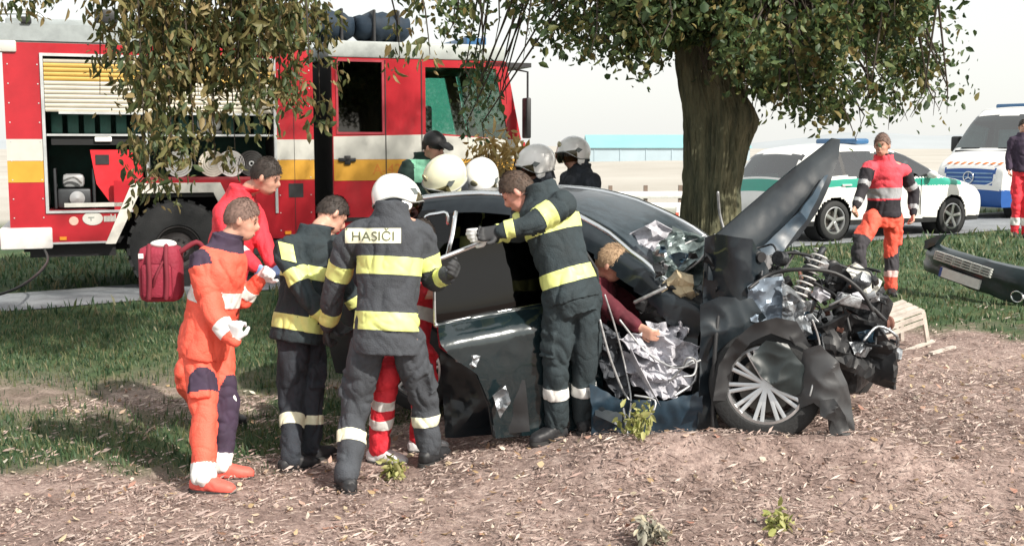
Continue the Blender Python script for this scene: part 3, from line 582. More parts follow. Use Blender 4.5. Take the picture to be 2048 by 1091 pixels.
for k in range(8):
    y = -0.62 + k * 0.175; mb = MB(); hx = 2.53; pts = [(y, 1.13), (y + 0.07, 1.13), (y + 0.12, 1.17), (y + 0.05, 1.17)]
    mb.prism(pts, 0, 0.008, lambda u, v, a: (2.61 - (v - 1.13) * 1.4 + a, u, v + 0.02 + a)).build('orange_dash', M('dash_orange', (0.75, 0.2, 0.05), 0.5), vn)
MB().box(2.71, 2.73, -0.26, 0.26, 0.36, 0.47).build('licence_plate', WHT, vn)
for s in (-1, 1): MB().box(1.5, 1.7, s * 1.12 - 0.1, s * 1.12 + 0.1, 1.4, 1.75, bev=0.04).build('mirror', BLK, vn, 40); MB().box(2.02, 2.05, s * 0.45 - 0.22, s * 0.45 + 0.22, 1.48, 1.5).build('wiper', BLK, vn)
MB().box(0.5, 0.62, -0.75, 0.75, 0.7, 1.9).build('bulkhead', M('bulk_pale', (0.4, 0.48, 0.52), 0.7), vn); MB().box(0.3, 1.0, -0.6, 0.6, 2.36, 2.46, bev=0.03).build('light_bar', MATS['blue_lens'], vn, 40)
MB().box(1.6, 2.1, -0.8, 0.8, 1.3, 1.44).build('dashboard', DRK, vn)
# ------------------------------------------------------------------ crashed car
CO = V((0.80, 8.30, 0.0)); CA = R(-28); CO.z = 0.17
cc = empty('crashed_car', CO, CA); tag(cc, 'black car wreck with crushed front and raised bonnet, its door pulled open', 'car')
CM = Matrix.Translation(CO) @ Matrix.Rotation(CA, 4, 'Z'); CI = CM.inverted()
PNT = M('black_blue_paint', (0.006, 0.013, 0.02), 0.38, 0.0, var=0.3, scale=3, coat=0.35, spec=0.3)
PNB = M('lighter_blue_paint', (0.014, 0.034, 0.055), 0.4, 0.0, var=0.45, scale=7, coat=0.3)  # lighter blue copy of the car paint; stands for light on the bonnet fold
CRU = M('torn_metal', (0.30, 0.32, 0.34), 0.4, 0.75, var=0.5, scale=14, bump=0.5, bscale=25)
FAB = M('airbag_cloth', (0.42, 0.42, 0.46), 0.85, var=0.35, scale=11, bump=0.5, bscale=30)
DKM = M('oily_metal', (0.035, 0.038, 0.042), 0.45, 0.6, var=0.6, scale=15, bump=0.4, bscale=30)
for e_, col_ in ((0, (0.004, 0.008, 0.013, 1)), (1, (0.022, 0.030, 0.036, 1))):
    [n for n in PNT.node_tree.nodes if n.type == 'VALTORGB'][0].color_ramp.elements[e_].color = col_
GLD = GLASS('dark_car_glass', (0.2, 0.27, 0.27), 0.25)
def wl(mb, name, mat, sm=40, parent=None):     # world-space shape -> part of the wreck
    mb.xf(CI); return mb.build(name, mat, parent or cc, sm)
top = [(-2.0, 0.25), (-2.07, 0.45), (-2.05, 0.75), (-1.98, 1.0), (-1.78, 1.36), (-1.6, 1.47), (-1.2, 1.54), (-0.8, 1.57), (-0.45, 1.55), (-0.15, 1.48), (0.2, 1.33), (0.55, 1.11), (0.78, 0.98), (0.92, 0.9), (0.98, 0.6), (0.96, 0.25)]
V3 = car_loft(top, lambda x: 0.2, 0.89, 0.95, 1.57, 0.20, nu=150, nv=44, plan=0.1)
def clsw(c, n):
    if (c.x + 1.25) ** 2 + (c.z - 0.33) ** 2 < 0.38 ** 2 and abs(c.y) > 0.45: return None
    side = abs(n.y) > 0.5
    lim = 1.44 - 0.55 * max(0, c.x + 0.42) ** 1.35
    if side and c.y < 0 and -0.40 < c.x < 0.78 and 0.32 < c.z < min(lim, 1.44): return None
    if side and c.z > 0.99 and c.z < lim:
        if -1.5 < c.x < -0.52 or (-0.40 < c.x < 0.62): return None if (c.y < 0 and c.x > -0.95) else 'glass'
    if n.x > 0.12 and -0.22 < c.x < 0.80 and c.z > 1.0 and abs(c.y) < 0.60: return 'wglass'
    if n.x < -0.3 and 1.02 < c.z < 1.45 and abs(c.y) < 0.6: return 'rglass'
    if c.x > 0.85 and c.z > 0.3: return None
    return 'body'
def crum(p):
    k = ss(0.1, 0.95, p.x); q = p * 4.2
    d = V((noise.noise(q), noise.noise(q + V((9, 0, 0))), noise.noise(q + V((0, 9, 0))))) * 0.09 * k
    return p + d + V((0, 0, -0.03 * k))
GWS = M('crazed_windscreen', (0.045, 0.060, 0.072), 0.35, var=0.5, scale=9, bump=0.15, bscale=60, spec=0.6)
loft_split(V3, clsw, dict(body=PNT, glass=GLD, wglass=GWS, rglass=GLD), cc, dict(glass='side_window', wglass='windscreen', rglass='rear_window'), deform=crum)
for s in (1, -1):                                # bright roof-line trims on both sides
    pts = []
    for row in V3[::3]:
        p = row[45] if s == 1 else row[-46]
        if -1.7 < p.x < 0.82 and p.z > 0.93: pts.append(crum(p + V((0, -0.012 * s, 0.0))))
    MB().tube(pts, 0.024, 8).build('roof_trim', CHR, cc, 60)
MB().box(-1.9, 0.9, -0.75, 0.75, 0.2, 0.3).build('floor', DRK, cc)
for y in (-0.38, 0.38):
    st = MB(); st.box(-0.35, 0.2, y - 0.25, y + 0.25, 0.32, 0.55, bev=0.05); st.box(-0.48, -0.32, y - 0.25, y + 0.25, 0.5, 1.08, bev=0.05); st.box(-0.46, -0.36, y - 0.12, y + 0.12, 1.12, 1.32, bev=0.04); st.build('front_seat', M('seat_cloth', (0.03, 0.032, 0.036), 0.9), cc, 40)
st = MB(); st.box(-1.35, -0.85, -0.65, 0.65, 0.32, 0.56, bev=0.05); st.box(-1.5, -1.35, -0.65, 0.65, 0.5, 1.1, bev=0.05); st.build('rear_seat', MATS['seat_cloth'], cc, 40)
wl(MB().tube([P(848, 448, 7.9), P(852, 432, 7.9), P(875, 427, 7.9), P(893, 426, 7.9), P(896, 448, 7.9)], 0.012, 8, sub=3), 'grab_handle', CHR); wl(MB().tube([P(912, 425, 7.85), P(905, 470, 7.75), P(896, 510, 7.7)], 0.016, 8), 'pillar_trim', CHR)
for s in (-1, 1): wheel(cc, (-1.25, s * 0.76, 0.33), (0, s, 0), 0.33, 0.22, 0.22, spokes=10)
def psheet(name, poly, Yf, mat, amp=0.02, fr=6.0, L=0.06, th=0.006, seed=0, parent=None, sm=24):
    bm = bmesh.new(); px = [bm.verts.new((a / 100, -b / 100, 0)) for a, b in poly]; f = bm.faces.new(px); bmesh.ops.triangulate(bm, faces=[f])
    for it in range(6):
        long_ = [e for e in bm.edges if e.calc_length() * 100 / 320 > L]
        if not long_: break
        bmesh.ops.subdivide_edges(bm, edges=long_, cuts=1); bmesh.ops.triangulate(bm, faces=[f for f in bm.faces if len(f.verts) > 3])
    bmesh.ops.beautify_fill(bm, faces=bm.faces[:], edges=bm.edges[:])
    sv = V((seed * 5.3, seed * 2.1, 0))
    for q in bm.verts:
        x, y = q.co.x * 100, -q.co.y * 100; p = P(x, y, Yf(x, y) if callable(Yf) else Yf); n = noise.noise(p * fr + sv)
        if amp > 0.02: n = -0.9 + 2.4 * abs(noise.noise(p * fr * 0.8 + sv + V((0.6, 0.6, 0.6)) * noise.noise(p * fr * 0.5)))
        q.co = p + V((0.25 * noise.noise(p * fr + sv + V((7, 7, 7))), 1, 0.35 * noise.noise(p * fr * 1.3 + sv))) * (amp * (n + 0.30 * (-0.5 + 2 * abs(noise.noise(p * fr * 2.4 + sv)))))
    bm.normal_update(); bmesh.ops.recalc_face_normals(bm, faces=bm.faces[:]); bmesh.ops.solidify(bm, geom=bm.faces[:], thickness=th)
    for q in bm.verts: q.co = CI @ q.co
    bmesh.ops.recalc_face_normals(bm, faces=bm.faces[:])
    me = bpy.data.meshes.new(name); bm.to_mesh(me); bm.free(); smooth(me, sm)
    return link(name, me, mat, parent or cc)
# pulled-open side door
def dY(x, y):
    t = (x - 870) / 325; base = 6.93 + 0.40 * t
    belt = 648 - 0.195 * (x - 872)
    d = y - belt
    return base - (0.13 * ss(0, 55, d) - 0.05 * ss(90, 240, d)) + 0.06 * ss(0, -150, d)
door = psheet('door', [(872, 646), (940, 633), (1010, 620), (1090, 604), (1195, 584), (1200, 850), (1090, 864), (985, 872), (978, 810), (950, 745), (905, 714), (878, 694)], dY, M('door_paint', (0.01, 0.02, 0.024), 0.16, 0.2, var=0.2, coat=1.0), amp=0.012, fr=3, L=0.03, th=0.05, sm=60)
psheet('door_window', [(870, 524), (930, 500), (988, 477), (1080, 457), (1150, 475), (1192, 540), (1195, 584), (1090, 604), (872, 646)], dY, GLASS('door_glass', (0.16, 0.2, 0.19), 0.25), amp=0.003, fr=2, L=0.08, th=0.006, parent=door)
fr_ = [(870, 650), (868, 522), (930, 498), (988, 475), (1080, 455), (1150, 473), (1192, 540), (1196, 584)]
wl(MB().tube([P(a, b, dY(a, b) - 0.012) for a, b in fr_[1:5]], 0.014, 8), 'window_trim', CHR, parent=door); wl(MB().tube([P(a, b, dY(a, b)) for a, b in fr_[:2]], 0.011, 8), 'window_frame', SIL, parent=door)
wl(MB().tube([P(a, b, dY(a, b)) for a, b in fr_[4:]], 0.016, 8), 'window_frame', BLK, parent=door)
wl(MB().tube([P(a, 650 - 0.195 * (a - 872) , dY(a, 650 - 0.195 * (a - 872)) - 0.015) for a in (872, 950, 1030, 1110, 1190)], 0.016, 8), 'belt_trim', CHR, parent=door)
psheet('door_lining', [(905, 716), (950, 748), (976, 812), (984, 870), (1060, 860), (1050, 760)], 6.98, BLK, amp=0.02, parent=door)
for k, q in enumerate((([(985, 790), (1010, 770), (1022, 800), (1000, 835)], CRU), ([(905, 700), (960, 712), (950, 735), (912, 722)], CRU))): psheet('torn_edge', q[0], 6.86, q[1], amp=0.03, fr=12, L=0.03, seed=k, parent=door)
# bonnet folded up into a blade
hY = lambda x, y: 7.12 + (x - 1418) / 258 * 0.75 - 0.10 * ss(0, 90, abs((y - 478) + 0.78 * (x - 1418)))
bon = psheet('bonnet', [(1418, 478), (1500, 408), (1575, 345), (1640, 294), (1662, 276), (1677, 279), (1674, 312), (1658, 366), (1632, 424), (1596, 474), (1552, 514), (1506, 542), (1470, 556), (1440, 562), (1414, 560)], hY, PNT, amp=0.019, fr=3.0, L=0.045, th=0.012, sm=40)
psheet('bonnet_fold', [(1478, 530), (1540, 480), (1596, 424), (1648, 352), (1655, 350), (1610, 440), (1565, 500), (1528, 545), (1490, 556)], lambda x, y: 6.98 + (x - 1418) / 258 * 0.6 + (560 - y) * 0.0006, PNB, amp=0.03, fr=4, L=0.04, th=0.01, parent=bon)  # lit lower fold, its light put into the lighter blue colour
psheet('bonnet_base', [(1410, 474), (1432, 468), (1500, 478), (1540, 545), (1505, 596), (1440, 625), (1404, 610)], lambda x, y: 7.02 + 0.05 * math.sin(x * 0.05), PNT, amp=0.035, fr=3, L=0.02, th=0.01, parent=bon, sm=35)
# front wheel, twisted arch liner and bumper corner
wc = P(1532, 768, 6.93); wax = V((-0.20, -0.95, 0.16)).normalized()
wq = wheel(cc, CI @ wc, CI.to_3x3() @ wax, 0.345, 0.22, 0.235, spokes=10)
psheet('arch_liner', [(1498, 716), (1530, 680), (1572, 686), (1604, 726), (1616, 772), (1590, 790), (1556, 778), (1520, 752)], lambda x, y: 6.78 + 0.000006 * ((x - 1550) ** 2 + (y - 740) ** 2), M('liner_grey', (0.018, 0.026, 0.028), 0.42, var=0.4), amp=0.045, fr=3.5, L=0.016, seed=2, sm=32)
psheet('arch_liner', [(1424, 800), (1436, 730), (1470, 675), (1510, 645), (1550, 632), (1590, 642), (1618, 690), (1628, 740), (1605, 715), (1580, 680), (1540, 665), (1500, 685), (1465, 730), (1450, 800)], lambda x, y: 6.82 + 0.05 * math.sin(x * 0.04), BLK, amp=0.03, fr=3.5, L=0.018, seed=5, sm=35)
psheet('bumper_corner', [(1608, 698), (1640, 688), (1672, 722), (1697, 790), (1707, 872), (1662, 874), (1650, 822), (1625, 800), (1602, 812), (1600, 862), (1582, 862), (1596, 775)], lambda x, y: 6.72 + 0.12 * ((x - 1650) / 60) ** 2, M('bumper_grey', (0.045, 0.047, 0.05), 0.5, var=0.35), amp=0.04, fr=3.5, L=0.016, th=0.01, seed=3, sm=32)
psheet('bumper_corner', [(1640, 800), (1668, 796), (1690, 830), (1700, 874), (1676, 874), (1664, 840), (1640, 830)], 6.66, BLK, amp=0.03, seed=9, L=0.03)
psheet('front_wing', [(1398, 606), (1440, 592), (1505, 596), (1530, 632), (1470, 672), (1436, 730), (1424, 800), (1440, 862), (1393, 866), (1398, 720)], lambda x, y: 6.98 + 0.0006 * (y - 600) * 0.2, PNT, amp=0.05, fr=3, L=0.02, th=0.008, seed=4, sm=35)
psheet('strut_tower', [(1492, 572), (1520, 558), (1560, 552), (1578, 600), (1576, 642), (1530, 650), (1496, 640)], 6.98, M('pale_blue_metal', (0.22, 0.27, 0.33), 0.45, 0.4, var=0.3), amp=0.05, fr=7, L=0.03, seed=6)
psheet('torn_panel', [(1560, 560), (1600, 590), (1620, 660), (1600, 690), (1560, 650)], 6.95, CRU, amp=0.08, fr=9, L=0.03, seed=7)
psheet('under_tray', [(1622, 655), (1690, 622), (1745, 640), (1786, 690), (1784, 775), (1735, 758), (1705, 740), (1660, 720)], lambda x, y: 7.08, BLK, amp=0.10, fr=5, L=0.04, seed=8, th=0.02)
psheet('radiator', [(1650, 520), (1725, 548), (1775, 606), (1760, 650), (1700, 625), (1645, 580)], 7.25, DKM, amp=0.06, fr=6, L=0.04, seed=10, th=0.04)
psheet('light_housing', [(1705, 520), (1760, 560), (1745, 590), (1715, 575), (1690, 540)], 7.15, M('lamp_pale', (0.6, 0.6, 0.55), 0.3), amp=0.05, fr=7, L=0.03, seed=11)
psheet('scuttle_panel', [(1300, 500), (1345, 452), (1400, 470), (1418, 500), (1410, 560), (1370, 585), (1330, 575)], lambda x, y: 7.6 - (y - 450) * 0.002, M('torn_greenish', (0.22, 0.27, 0.27), 0.4, 0.6, var=0.5, scale=15), amp=0.12, fr=9, L=0.025, seed=12)
psheet('scuttle_panel', [(1255, 470), (1310, 440), (1352, 462), (1330, 520), (1285, 545)], lambda x, y: 7.72, FAB, amp=0.07, fr=8, L=0.03, seed=13)
psheet('foam_block', [(1315, 575), (1350, 540), (1382, 548), (1388, 590), (1350, 606)], 7.3, M('foam_cream', (0.50, 0.42, 0.28), 0.85), amp=0.04, fr=10, L=0.03, seed=14, th=0.05)
psheet('dash_panel', [(1270, 600), (1330, 580), (1400, 580), (1415, 700), (1340, 690), (1290, 660)], 7.35, BLK, amp=0.10, fr=7, L=0.04, seed=15, th=0.02)
for k, pl in enumerate(([(1235, 670), (1300, 655), (1400, 690), (1385, 735), (1320, 725), (1260, 700)], [(1245, 700), (1320, 720), (1385, 752), (1370, 785), (1300, 790), (1258, 760)], [(1196, 640), (1236, 660), (1262, 740), (1250, 800), (1215, 770), (1198, 720)], [(1290, 640), (1350, 640), (1398, 668), (1390, 690), (1310, 680)])):
    psheet('airbag', pl, lambda x, y, k=k: 7.08 + 0.03 * k + 0.0009 * (760 - y), FAB if k != 2 else M('lining_dark', (0.05, 0.055, 0.065), 0.7), amp=0.10, fr=11, L=0.022, seed=20 + k)
psheet('sill', [(1182, 768), (1240, 796), (1330, 800), (1402, 780), (1404, 866), (1182, 868)], lambda x, y: 7.02 - 0.015 * math.sin((y - 780) * 0.06), PNB, amp=0.03, fr=4, L=0.018, seed=30, th=0.03, sm=30)
psheet('sill', [(1190, 800), (1245, 830), (1240, 850), (1190, 830)], 6.96, PNT, amp=0.03, seed=31)
psheet('lower_side', [(880, 690), (1000, 720), (1190, 700), (1190, 868), (890, 872)], 7.35, PNT, amp=0.04, fr=4, L=0.06, seed=32)
sp = [P(1643, 503, 7.0), P(1592, 600, 6.95)]; d = sp[1] - sp[0]; u = d.normalized().orthogonal(); v2 = d.normalized().cross(u)
wl(MB().tube([sp[0] + d * (i / 108) + (u * math.cos(i * 2 * PI / 12) + v2 * math.sin(i * 2 * PI / 12)) * 0.034 for i in range(109)], 0.0055, 8, cap=False), 'coil_spring', M('spring_white', (0.5, 0.5, 0.49), 0.45), 60)
wl(MB().tube([sp[0] - d * 0.05, sp[1] + d * 0.1], 0.022, 10), 'damper', DKM)
def tubes(specs, name, mat):
    for pts, Y, r in specs: wl(MB().tube([P(a, b, Y + 0.05 * math.sin(a)) for a, b in pts], r, 7, sub=4), name, mat, 60)
tubes([([(1500, 575), (1540, 548), (1600, 538), (1670, 546), (1720, 580), (1745, 620)], 6.98, 0.013), ([(1520, 520), (1580, 505), (1650, 520), (1730, 550)], 7.2, 0.011), ([(1650, 620), (1720, 600), (1770, 640)], 7.0, 0.013), ([(1440, 600), (1430, 700), (1425, 850)], 6.95, 0.014), ([(1620, 560), (1680, 600), (1700, 660)], 7.0, 0.01)], 'hose', BLK)
tubes([([(1270, 604), (1330, 575)], 7.2, 0.012), ([(1210, 590), (1232, 660), (1252, 740), (1262, 800), (1255, 850)], 7.0, 0.006), ([(1240, 640), (1290, 700), (1350, 735), (1400, 720)], 7.02, 0.007), ([(1200, 640), (1222, 720), (1258, 800), (1300, 800)], 6.99, 0.008), ([(1245, 800), (1255, 870)], 6.95, 0.008), ([(1270, 790), (1310, 800), (1300, 830), (1270, 840)], 6.95, 0.007), ([(1340, 760), (1385, 720), (1390, 760), (1350, 790)], 6.98, 0.008), ([(1365, 735), (1375, 715), (1392, 722), (1388, 748), (1368, 752)], 6.96, 0.007), ([(1436, 385), (1440, 430), (1452, 470)], 7.6, 0.009), ([(1430, 470), (1400, 520), (1340, 560)], 7.4, 0.009), ([(1300, 560), (1350, 500), (1410, 470)], 7.5, 0.008), ([(1660, 610), (1700, 590)], 6.9, 0.008), ([(1620, 790), (1640, 700), (1625, 640)], 6.75, 0.006)], 'bent_strip', M('dull_strip', (0.42, 0.43, 0.44), 0.5, 0.6, var=0.4, scale=20))
r_ = random.Random(11); blk = []
for k in range(150):                              # loose mechanical pieces packed in the crushed engine bay
    px, py = r_.uniform(1500, 1775), 0
    t = (px - 1500) / 275; py = r_.uniform(490 + 70 * t, 690 + 70 * t); Y = r_.uniform(6.95, 7.5); c = P(px, py, Y); kind = r_.choice('bbcpps')
    mt = r_.choice([DKM, DKM, BLK, BLK, CRU, SIL, M('rust_bracket', (0.16, 0.07, 0.05), 0.8)]); rot = Matrix.Translation(c) @ Matrix.Rotation(r_.uniform(0, 6), 4, V((r_.random(), r_.random(), r_.random())).normalized())
    s = r_.uniform(0.02, 0.075)
    if kind == 'b': wl(MB().box(-s, s, -s * 0.6, s * 0.6, -s * 0.5, s * 0.5, rot, bev=s * 0.15), 'engine_piece', mt)
    elif kind == 'c': wl(MB().lathe([(0.001, -s * 0.5), (s * 0.7, -s * 0.5), (s * 0.75, -s * 0.2), (s * 0.55, 0), (s * 0.75, s * 0.2), (s * 0.7, s * 0.5), (0.001, s * 0.5)], c, rot.to_3x3() @ V((0, 0, 1)), 18), 'pulley', mt)
    elif kind == 'p': wl(MB().tube([rot @ V((-2 * s, 0, 0)), rot @ V((-s * 0.5, s, 0)), rot @ V((s, s * 0.4, s)), rot @ V((2 * s, -s, 0))], s * 0.14, 7, sub=4), 'pipe', mt, 60)
    else: wl(MB().box(-s * 1.6, s * 1.6, -s * 0.12, s * 0.12, -s * 0.35, s * 0.35, rot, bev=s * 0.05), 'bracket', mt)
for k in range(46):                              # torn shards of sheet metal and plastic
    t = r_.random(); px = 1300 + 480 * t; py = r_.uniform(480, 640) + 110 * t; a0 = r_.uniform(0, 6); s = r_.uniform(8, 26); n_ = r_.randint(4, 6)
    psheet('shard', [(px + s * (0.5 + r_.random()) * math.cos(a0 + 6.28 * i / n_), py + s * (0.4 + r_.random() * 0.7) * math.sin(a0 + 6.28 * i / n_)) for i in range(n_)], r_.uniform(6.85, 7.15) + 0.25 * (1 - t), r_.choice([CRU, CRU, DKM, BLK, PNB, FAB, SIL]), amp=0.07, fr=9, L=0.03, seed=50 + k, th=0.004)
MB().box(1.0, 1.75, -0.25, 0.5, 0.3, 0.75, bev=0.06).build('engine_block', DKM, cc, 40); MB().box(0.95, 1.2, -0.6, 0.6, 0.25, 0.6, bev=0.04).build('subframe', DKM, cc, 40); psheet('bumper_beam', [(1700, 690), (1745, 672), (1790, 690), (1796, 712), (1750, 706), (1708, 722)], 7.2, CRU, amp=0.08, fr=8, L=0.03, seed=70, th=0.03)
wheel(cc, (1.35, 0.72, 0.33), (0.15, 1, 0), 0.33, 0.22, 0.22, spokes=10)

# ------------------------------------------------------------------ torn-off bumper, wooden crate, roadside things
bA = V((P(1822, 530, 13.1).x, 13.1, 0)); bd_ = V((0.52, -0.854, 0)); bc = bA + bd_ * 0.92; bc.z = gz(bc.x, bc.y) + 0.06
bc.z += 0.02; bu = empty('car_bumper', bc, math.atan2(bd_.y, bd_.x)); bu.scale = (1, 1, 0.8); bu.rotation_euler = (R(-6), R(11), math.atan2(bd_.y, bd_.x)); tag(bu, 'torn-off black car bumper with number plate lying on the verge', 'bumper')
def bprof(u): return 0.22 * (abs(u) / 0.92) ** 3
mb = MB(); rows = []
for i in range(31):
    u = -0.92 + 1.84 * i / 30; yb = bprof(u); tw = 0.04 * math.sin(u * 2)
    rows.append([V((u, yb + 0.07, 0.0)), V((u, yb - 0.02, 0.02)), V((u, yb - 0.05, 0.12)), V((u, yb - 0.035, 0.19)), V((u, yb - 0.06, 0.24)), V((u, yb - 0.05, 0.36)), V((u, yb + 0.0, 0.44 + tw)), V((u, yb + 0.08, 0.46 + tw)), V((u, yb + 0.06, 0.3)), V((u, yb + 0.04, 0.1))])
vs_ = [p + V((0.01, 0.02, 0.015)) * noise.noise(p * 5) for r in rows for p in r]; k_ = 10
mb.add(vs_, [(i * k_ + j, i * k_ + (j + 1) % k_, (i + 1) * k_ + (j + 1) % k_, (i + 1) * k_ + j) for i in range(30) for j in range(k_)]); mb.build('shell', M('bumper_black', (0.012, 0.022, 0.026), 0.35, var=0.4, coat=0.4), bu, 45)
for k in range(4): MB().box(-0.62, 0.12, -0.085, -0.055, 0.25 + k * 0.035, 0.268 + k * 0.035).build('grille_bar', M('grille_pale', (0.5, 0.52, 0.5), 0.5), bu)
for k in range(7): MB().box(-0.62 + k * 0.12, -0.608 + k * 0.12, -0.088, -0.055, 0.25, 0.373).build('grille_bar', MATS['grille_pale'], bu)
bu_m = Matrix.Translation((0, -0.075, 0)); MB().box(-0.50, 0.02, -0.082, -0.05, 0.05, 0.18).build('number_plate', M('plate_white', (0.72, 0.73, 0.72), 0.5), bu)
MB().box(-0.5, -0.47, -0.085, -0.08, 0.052, 0.178).build('plate_band', M('plate_blue', (0.05, 0.1, 0.35), 0.5), bu)
MB().tube([(0.45 + 0.07 * math.cos(t), -0.04 + 0.02, 0.12 + 0.07 * math.sin(t)) for t in [2 * PI * i / 20 for i in range(21)]], 0.012, 8, cap=False).build('fog_lamp_ring', CHR, bu, 60)
MB().prism([(-0.92, 0.3), (-0.80, 0.4), (-0.74, 0.58), (-0.78, 0.56), (-0.95, 0.42)], 0.12, 0.2, lambda u, v, a: (u, a, v)).build('broken_bracket', MATS['bumper_black'], bu)
# wooden crate
wp = P(1788, 688, 9.9); cr = empty('wooden_crate', (wp.x, 9.9, gz(wp.x, 9.9)), R(20)); tag(cr, 'small broken crate of pale wooden slats lying beside the wreck', 'crate')
WD = M('pale_wood', (0.50, 0.45, 0.40), 0.85, var=0.3, scale=9)
tl = Matrix.Rotation(R(-14), 4, 'Y') @ Matrix.Rotation(R(12), 4, 'X')
for k in range(4): MB().box(-0.22, 0.22, -0.14 + k * 0.075, -0.085 + k * 0.075, 0.33, 0.345, tl).build('slat', WD, cr)
for k in range(2): MB().box(-0.21, 0.21, -0.155, -0.142, 0.22 + k * 0.06, 0.262 + k * 0.06, tl).build('slat', WD, cr)
for x, y, b in ((-0.2, -0.14, -0.06), (0.2, -0.14, 0.06), (-0.2, 0.14, 0), (0.2, 0.14, 0)): MB().prism([(-0.018, 0.33), (0.018, 0.33), (0.018 + b, -0.06), (-0.018 + b, -0.06)], -0.012, 0.012, lambda u, v, a, x=x, y=y: tl @ V((x + u, y + a, v))).build('leg', WD, cr)
MB().box(-0.24, 0.30, -0.17, -0.13, 0.02, 0.035, tl).build('slat', WD, cr); MB().box(-0.3, -0.25, -0.25, 0.15, 0.01, 0.03).build('slat', WD, cr); MB().box(-0.1, 0.35, -0.4, -0.36, 0.0, 0.02, Matrix.Rotation(R(25), 4, 'Z')).build('slat', WD, cr)
# white guard rail beyond the lane
ga, gb = V((P(1150, 380, 24.0).x, 24.0, 0)), V((P(1500, 380, 25.0).x + 2.2, 25.2, 0)); gr = empty('guard_rail', (ga.x, ga.y, gz(ga.x, ga.y))); tag(gr, 'white steel guard rail with short posts beyond the lane', 'guard rail')
gd = (gb - ga); 
for z0 in (0.68, 0.44):
    mb = MB(); mb.loft([(V((0, 0, z0)), V((0, 0.03, 0)), V((0, 0, 0.075))), (V((gd.x, gd.y, z0)), V((0, 0.03, 0)), V((0, 0, 0.075)))], 10, 3); mb.build('rail', M('rail_white', (0.72, 0.72, 0.70), 0.5), gr, 40)
for k in range(9): q = gd * (k / 8); MB().box(q.x - 0.04, q.x + 0.04, q.y + 0.03, q.y + 0.12, -0.1, 0.88).build('post', M('post_brown', (0.2, 0.15, 0.12), 0.8), gr)
mp = P(1357, 470, 18.4); mk = empty('marker_post', (mp.x, 18.4, gz(mp.x, 18.4) - 0.05)); tag(mk, 'slim red and white roadside marker post behind the tree trunk', 'post')
MB().box(-0.05, 0.05, -0.03, 0.03, 0, 0.78, bev=0.01).build('post', WHT, mk); MB().box(-0.053, -0.005, -0.033, 0.033, 0.28, 0.68).build('red_band', M('red_band', (0.55, 0.1, 0.06), 0.5), mk)
# long low hall across the field
hl = empty('farm_hall', (V((P(1180, 300, 112).x, 112, 0.35)))); tag(hl, 'long low pale blue farm hall far across the field', 'building')
MB().box(0, 15.5, 0, 9, -0.2, 1.45).build('wall', M('hall_wall', (0.36, 0.45, 0.5), 0.7, var=0.08, scale=0.4), hl); MB().prism([(-0.2, 1.45), (9.2, 1.45), (4.5, 2.75)], -0.2, 15.7, lambda u, v, a: (a, u, v)).build('roof', M('hall_roof', (0.20, 0.42, 0.44), 0.5, var=0.08, scale=0.4), hl)
for k in range(6): MB().box(0.4 + k * 2.5, 0.5 + k * 2.5, -0.05, 0.0, -0.2, 1.42).build('pilaster', MATS['hall_wall'], hl)
# ------------------------------------------------------------------ trees
def leaves(pts, size, n_each, spread, asp=0.5, droop=0.4, rs=1, jit=0.4, carve=None):
    r = np.random.default_rng(rs); P_ = []; S_ = []
    for (c, k, sp_) in pts:
        m = int(n_each * k)
        if m <= 0: continue
        d = r.normal(size=(m, 3)); d /= np.linalg.norm(d, axis=1)[:, None] + 1e-9; d *= (r.random((m, 1)) ** 0.45) * spread * sp_; P_.append(np.array(c) + d)
    p = np.concatenate(P_)
    if carve is not None:
        q = np.array([noise.noise(V(x) * 1.9) + 0.55 * noise.noise(V(x) * 4.3 + V((5, 5, 5))) for x in p.tolist()]); p = p[q > carve]
    m = len(p); dr = r.normal(size=(m, 3)); dr[:, 2] -= droop * 2; dr /= np.linalg.norm(dr, axis=1)[:, None]
    o = np.cross(dr, r.normal(size=(m, 3))); o /= np.linalg.norm(o, axis=1)[:, None] + 1e-9; nn = np.cross(dr, o)
    L = (size * (1 + jit * r.normal(size=(m, 1)))).clip(size * 0.4); W = L * asp * 0.5
    v = np.empty((m, 6, 3)); v[:, 0] = p; v[:, 3] = p + dr * L - nn * W * 0.4
    for i_, (s_, l_, w_) in enumerate(((1, .3, .85), (1, .66, .75), (-1, .66, .75), (-1, .3, .85))): v[:, (1, 2, 4, 5)[i_]] = p + dr * L * l_ + o * W * w_ * s_ + nn * W * 0.3
    return v.reshape(-1, 3)
def poly_mesh(name, v, k, fan):
    m = len(v) // k; me = bpy.data.meshes.new(name); me.vertices.add(m * k); me.vertices.foreach_set('co', v.astype(np.float32).ravel())
    idx = np.arange(m * k).reshape(m, k); t = np.stack([idx[:, list(f)] for f in fan], 1).reshape(-1); nf = len(fan)
    me.loops.add(len(t)); me.loops.foreach_set('vertex_index', t.astype(np.int32)); me.polygons.add(m * nf); me.polygons.foreach_set('loop_start', np.arange(0, m * nf * 3, 3, dtype=np.int32)); me.polygons.foreach_set('loop_total', np.full(m * nf, 3, dtype=np.int32)); me.update(); me.validate(); return me
def quads_mesh(name, v): return poly_mesh(name, v, 4, ((0, 1, 2), (0, 2, 3)))
def leaf_mesh(name, v): return poly_mesh(name, v, 6, ((0, 1, 2), (0, 2, 3), (0, 3, 4), (0, 4, 5)))
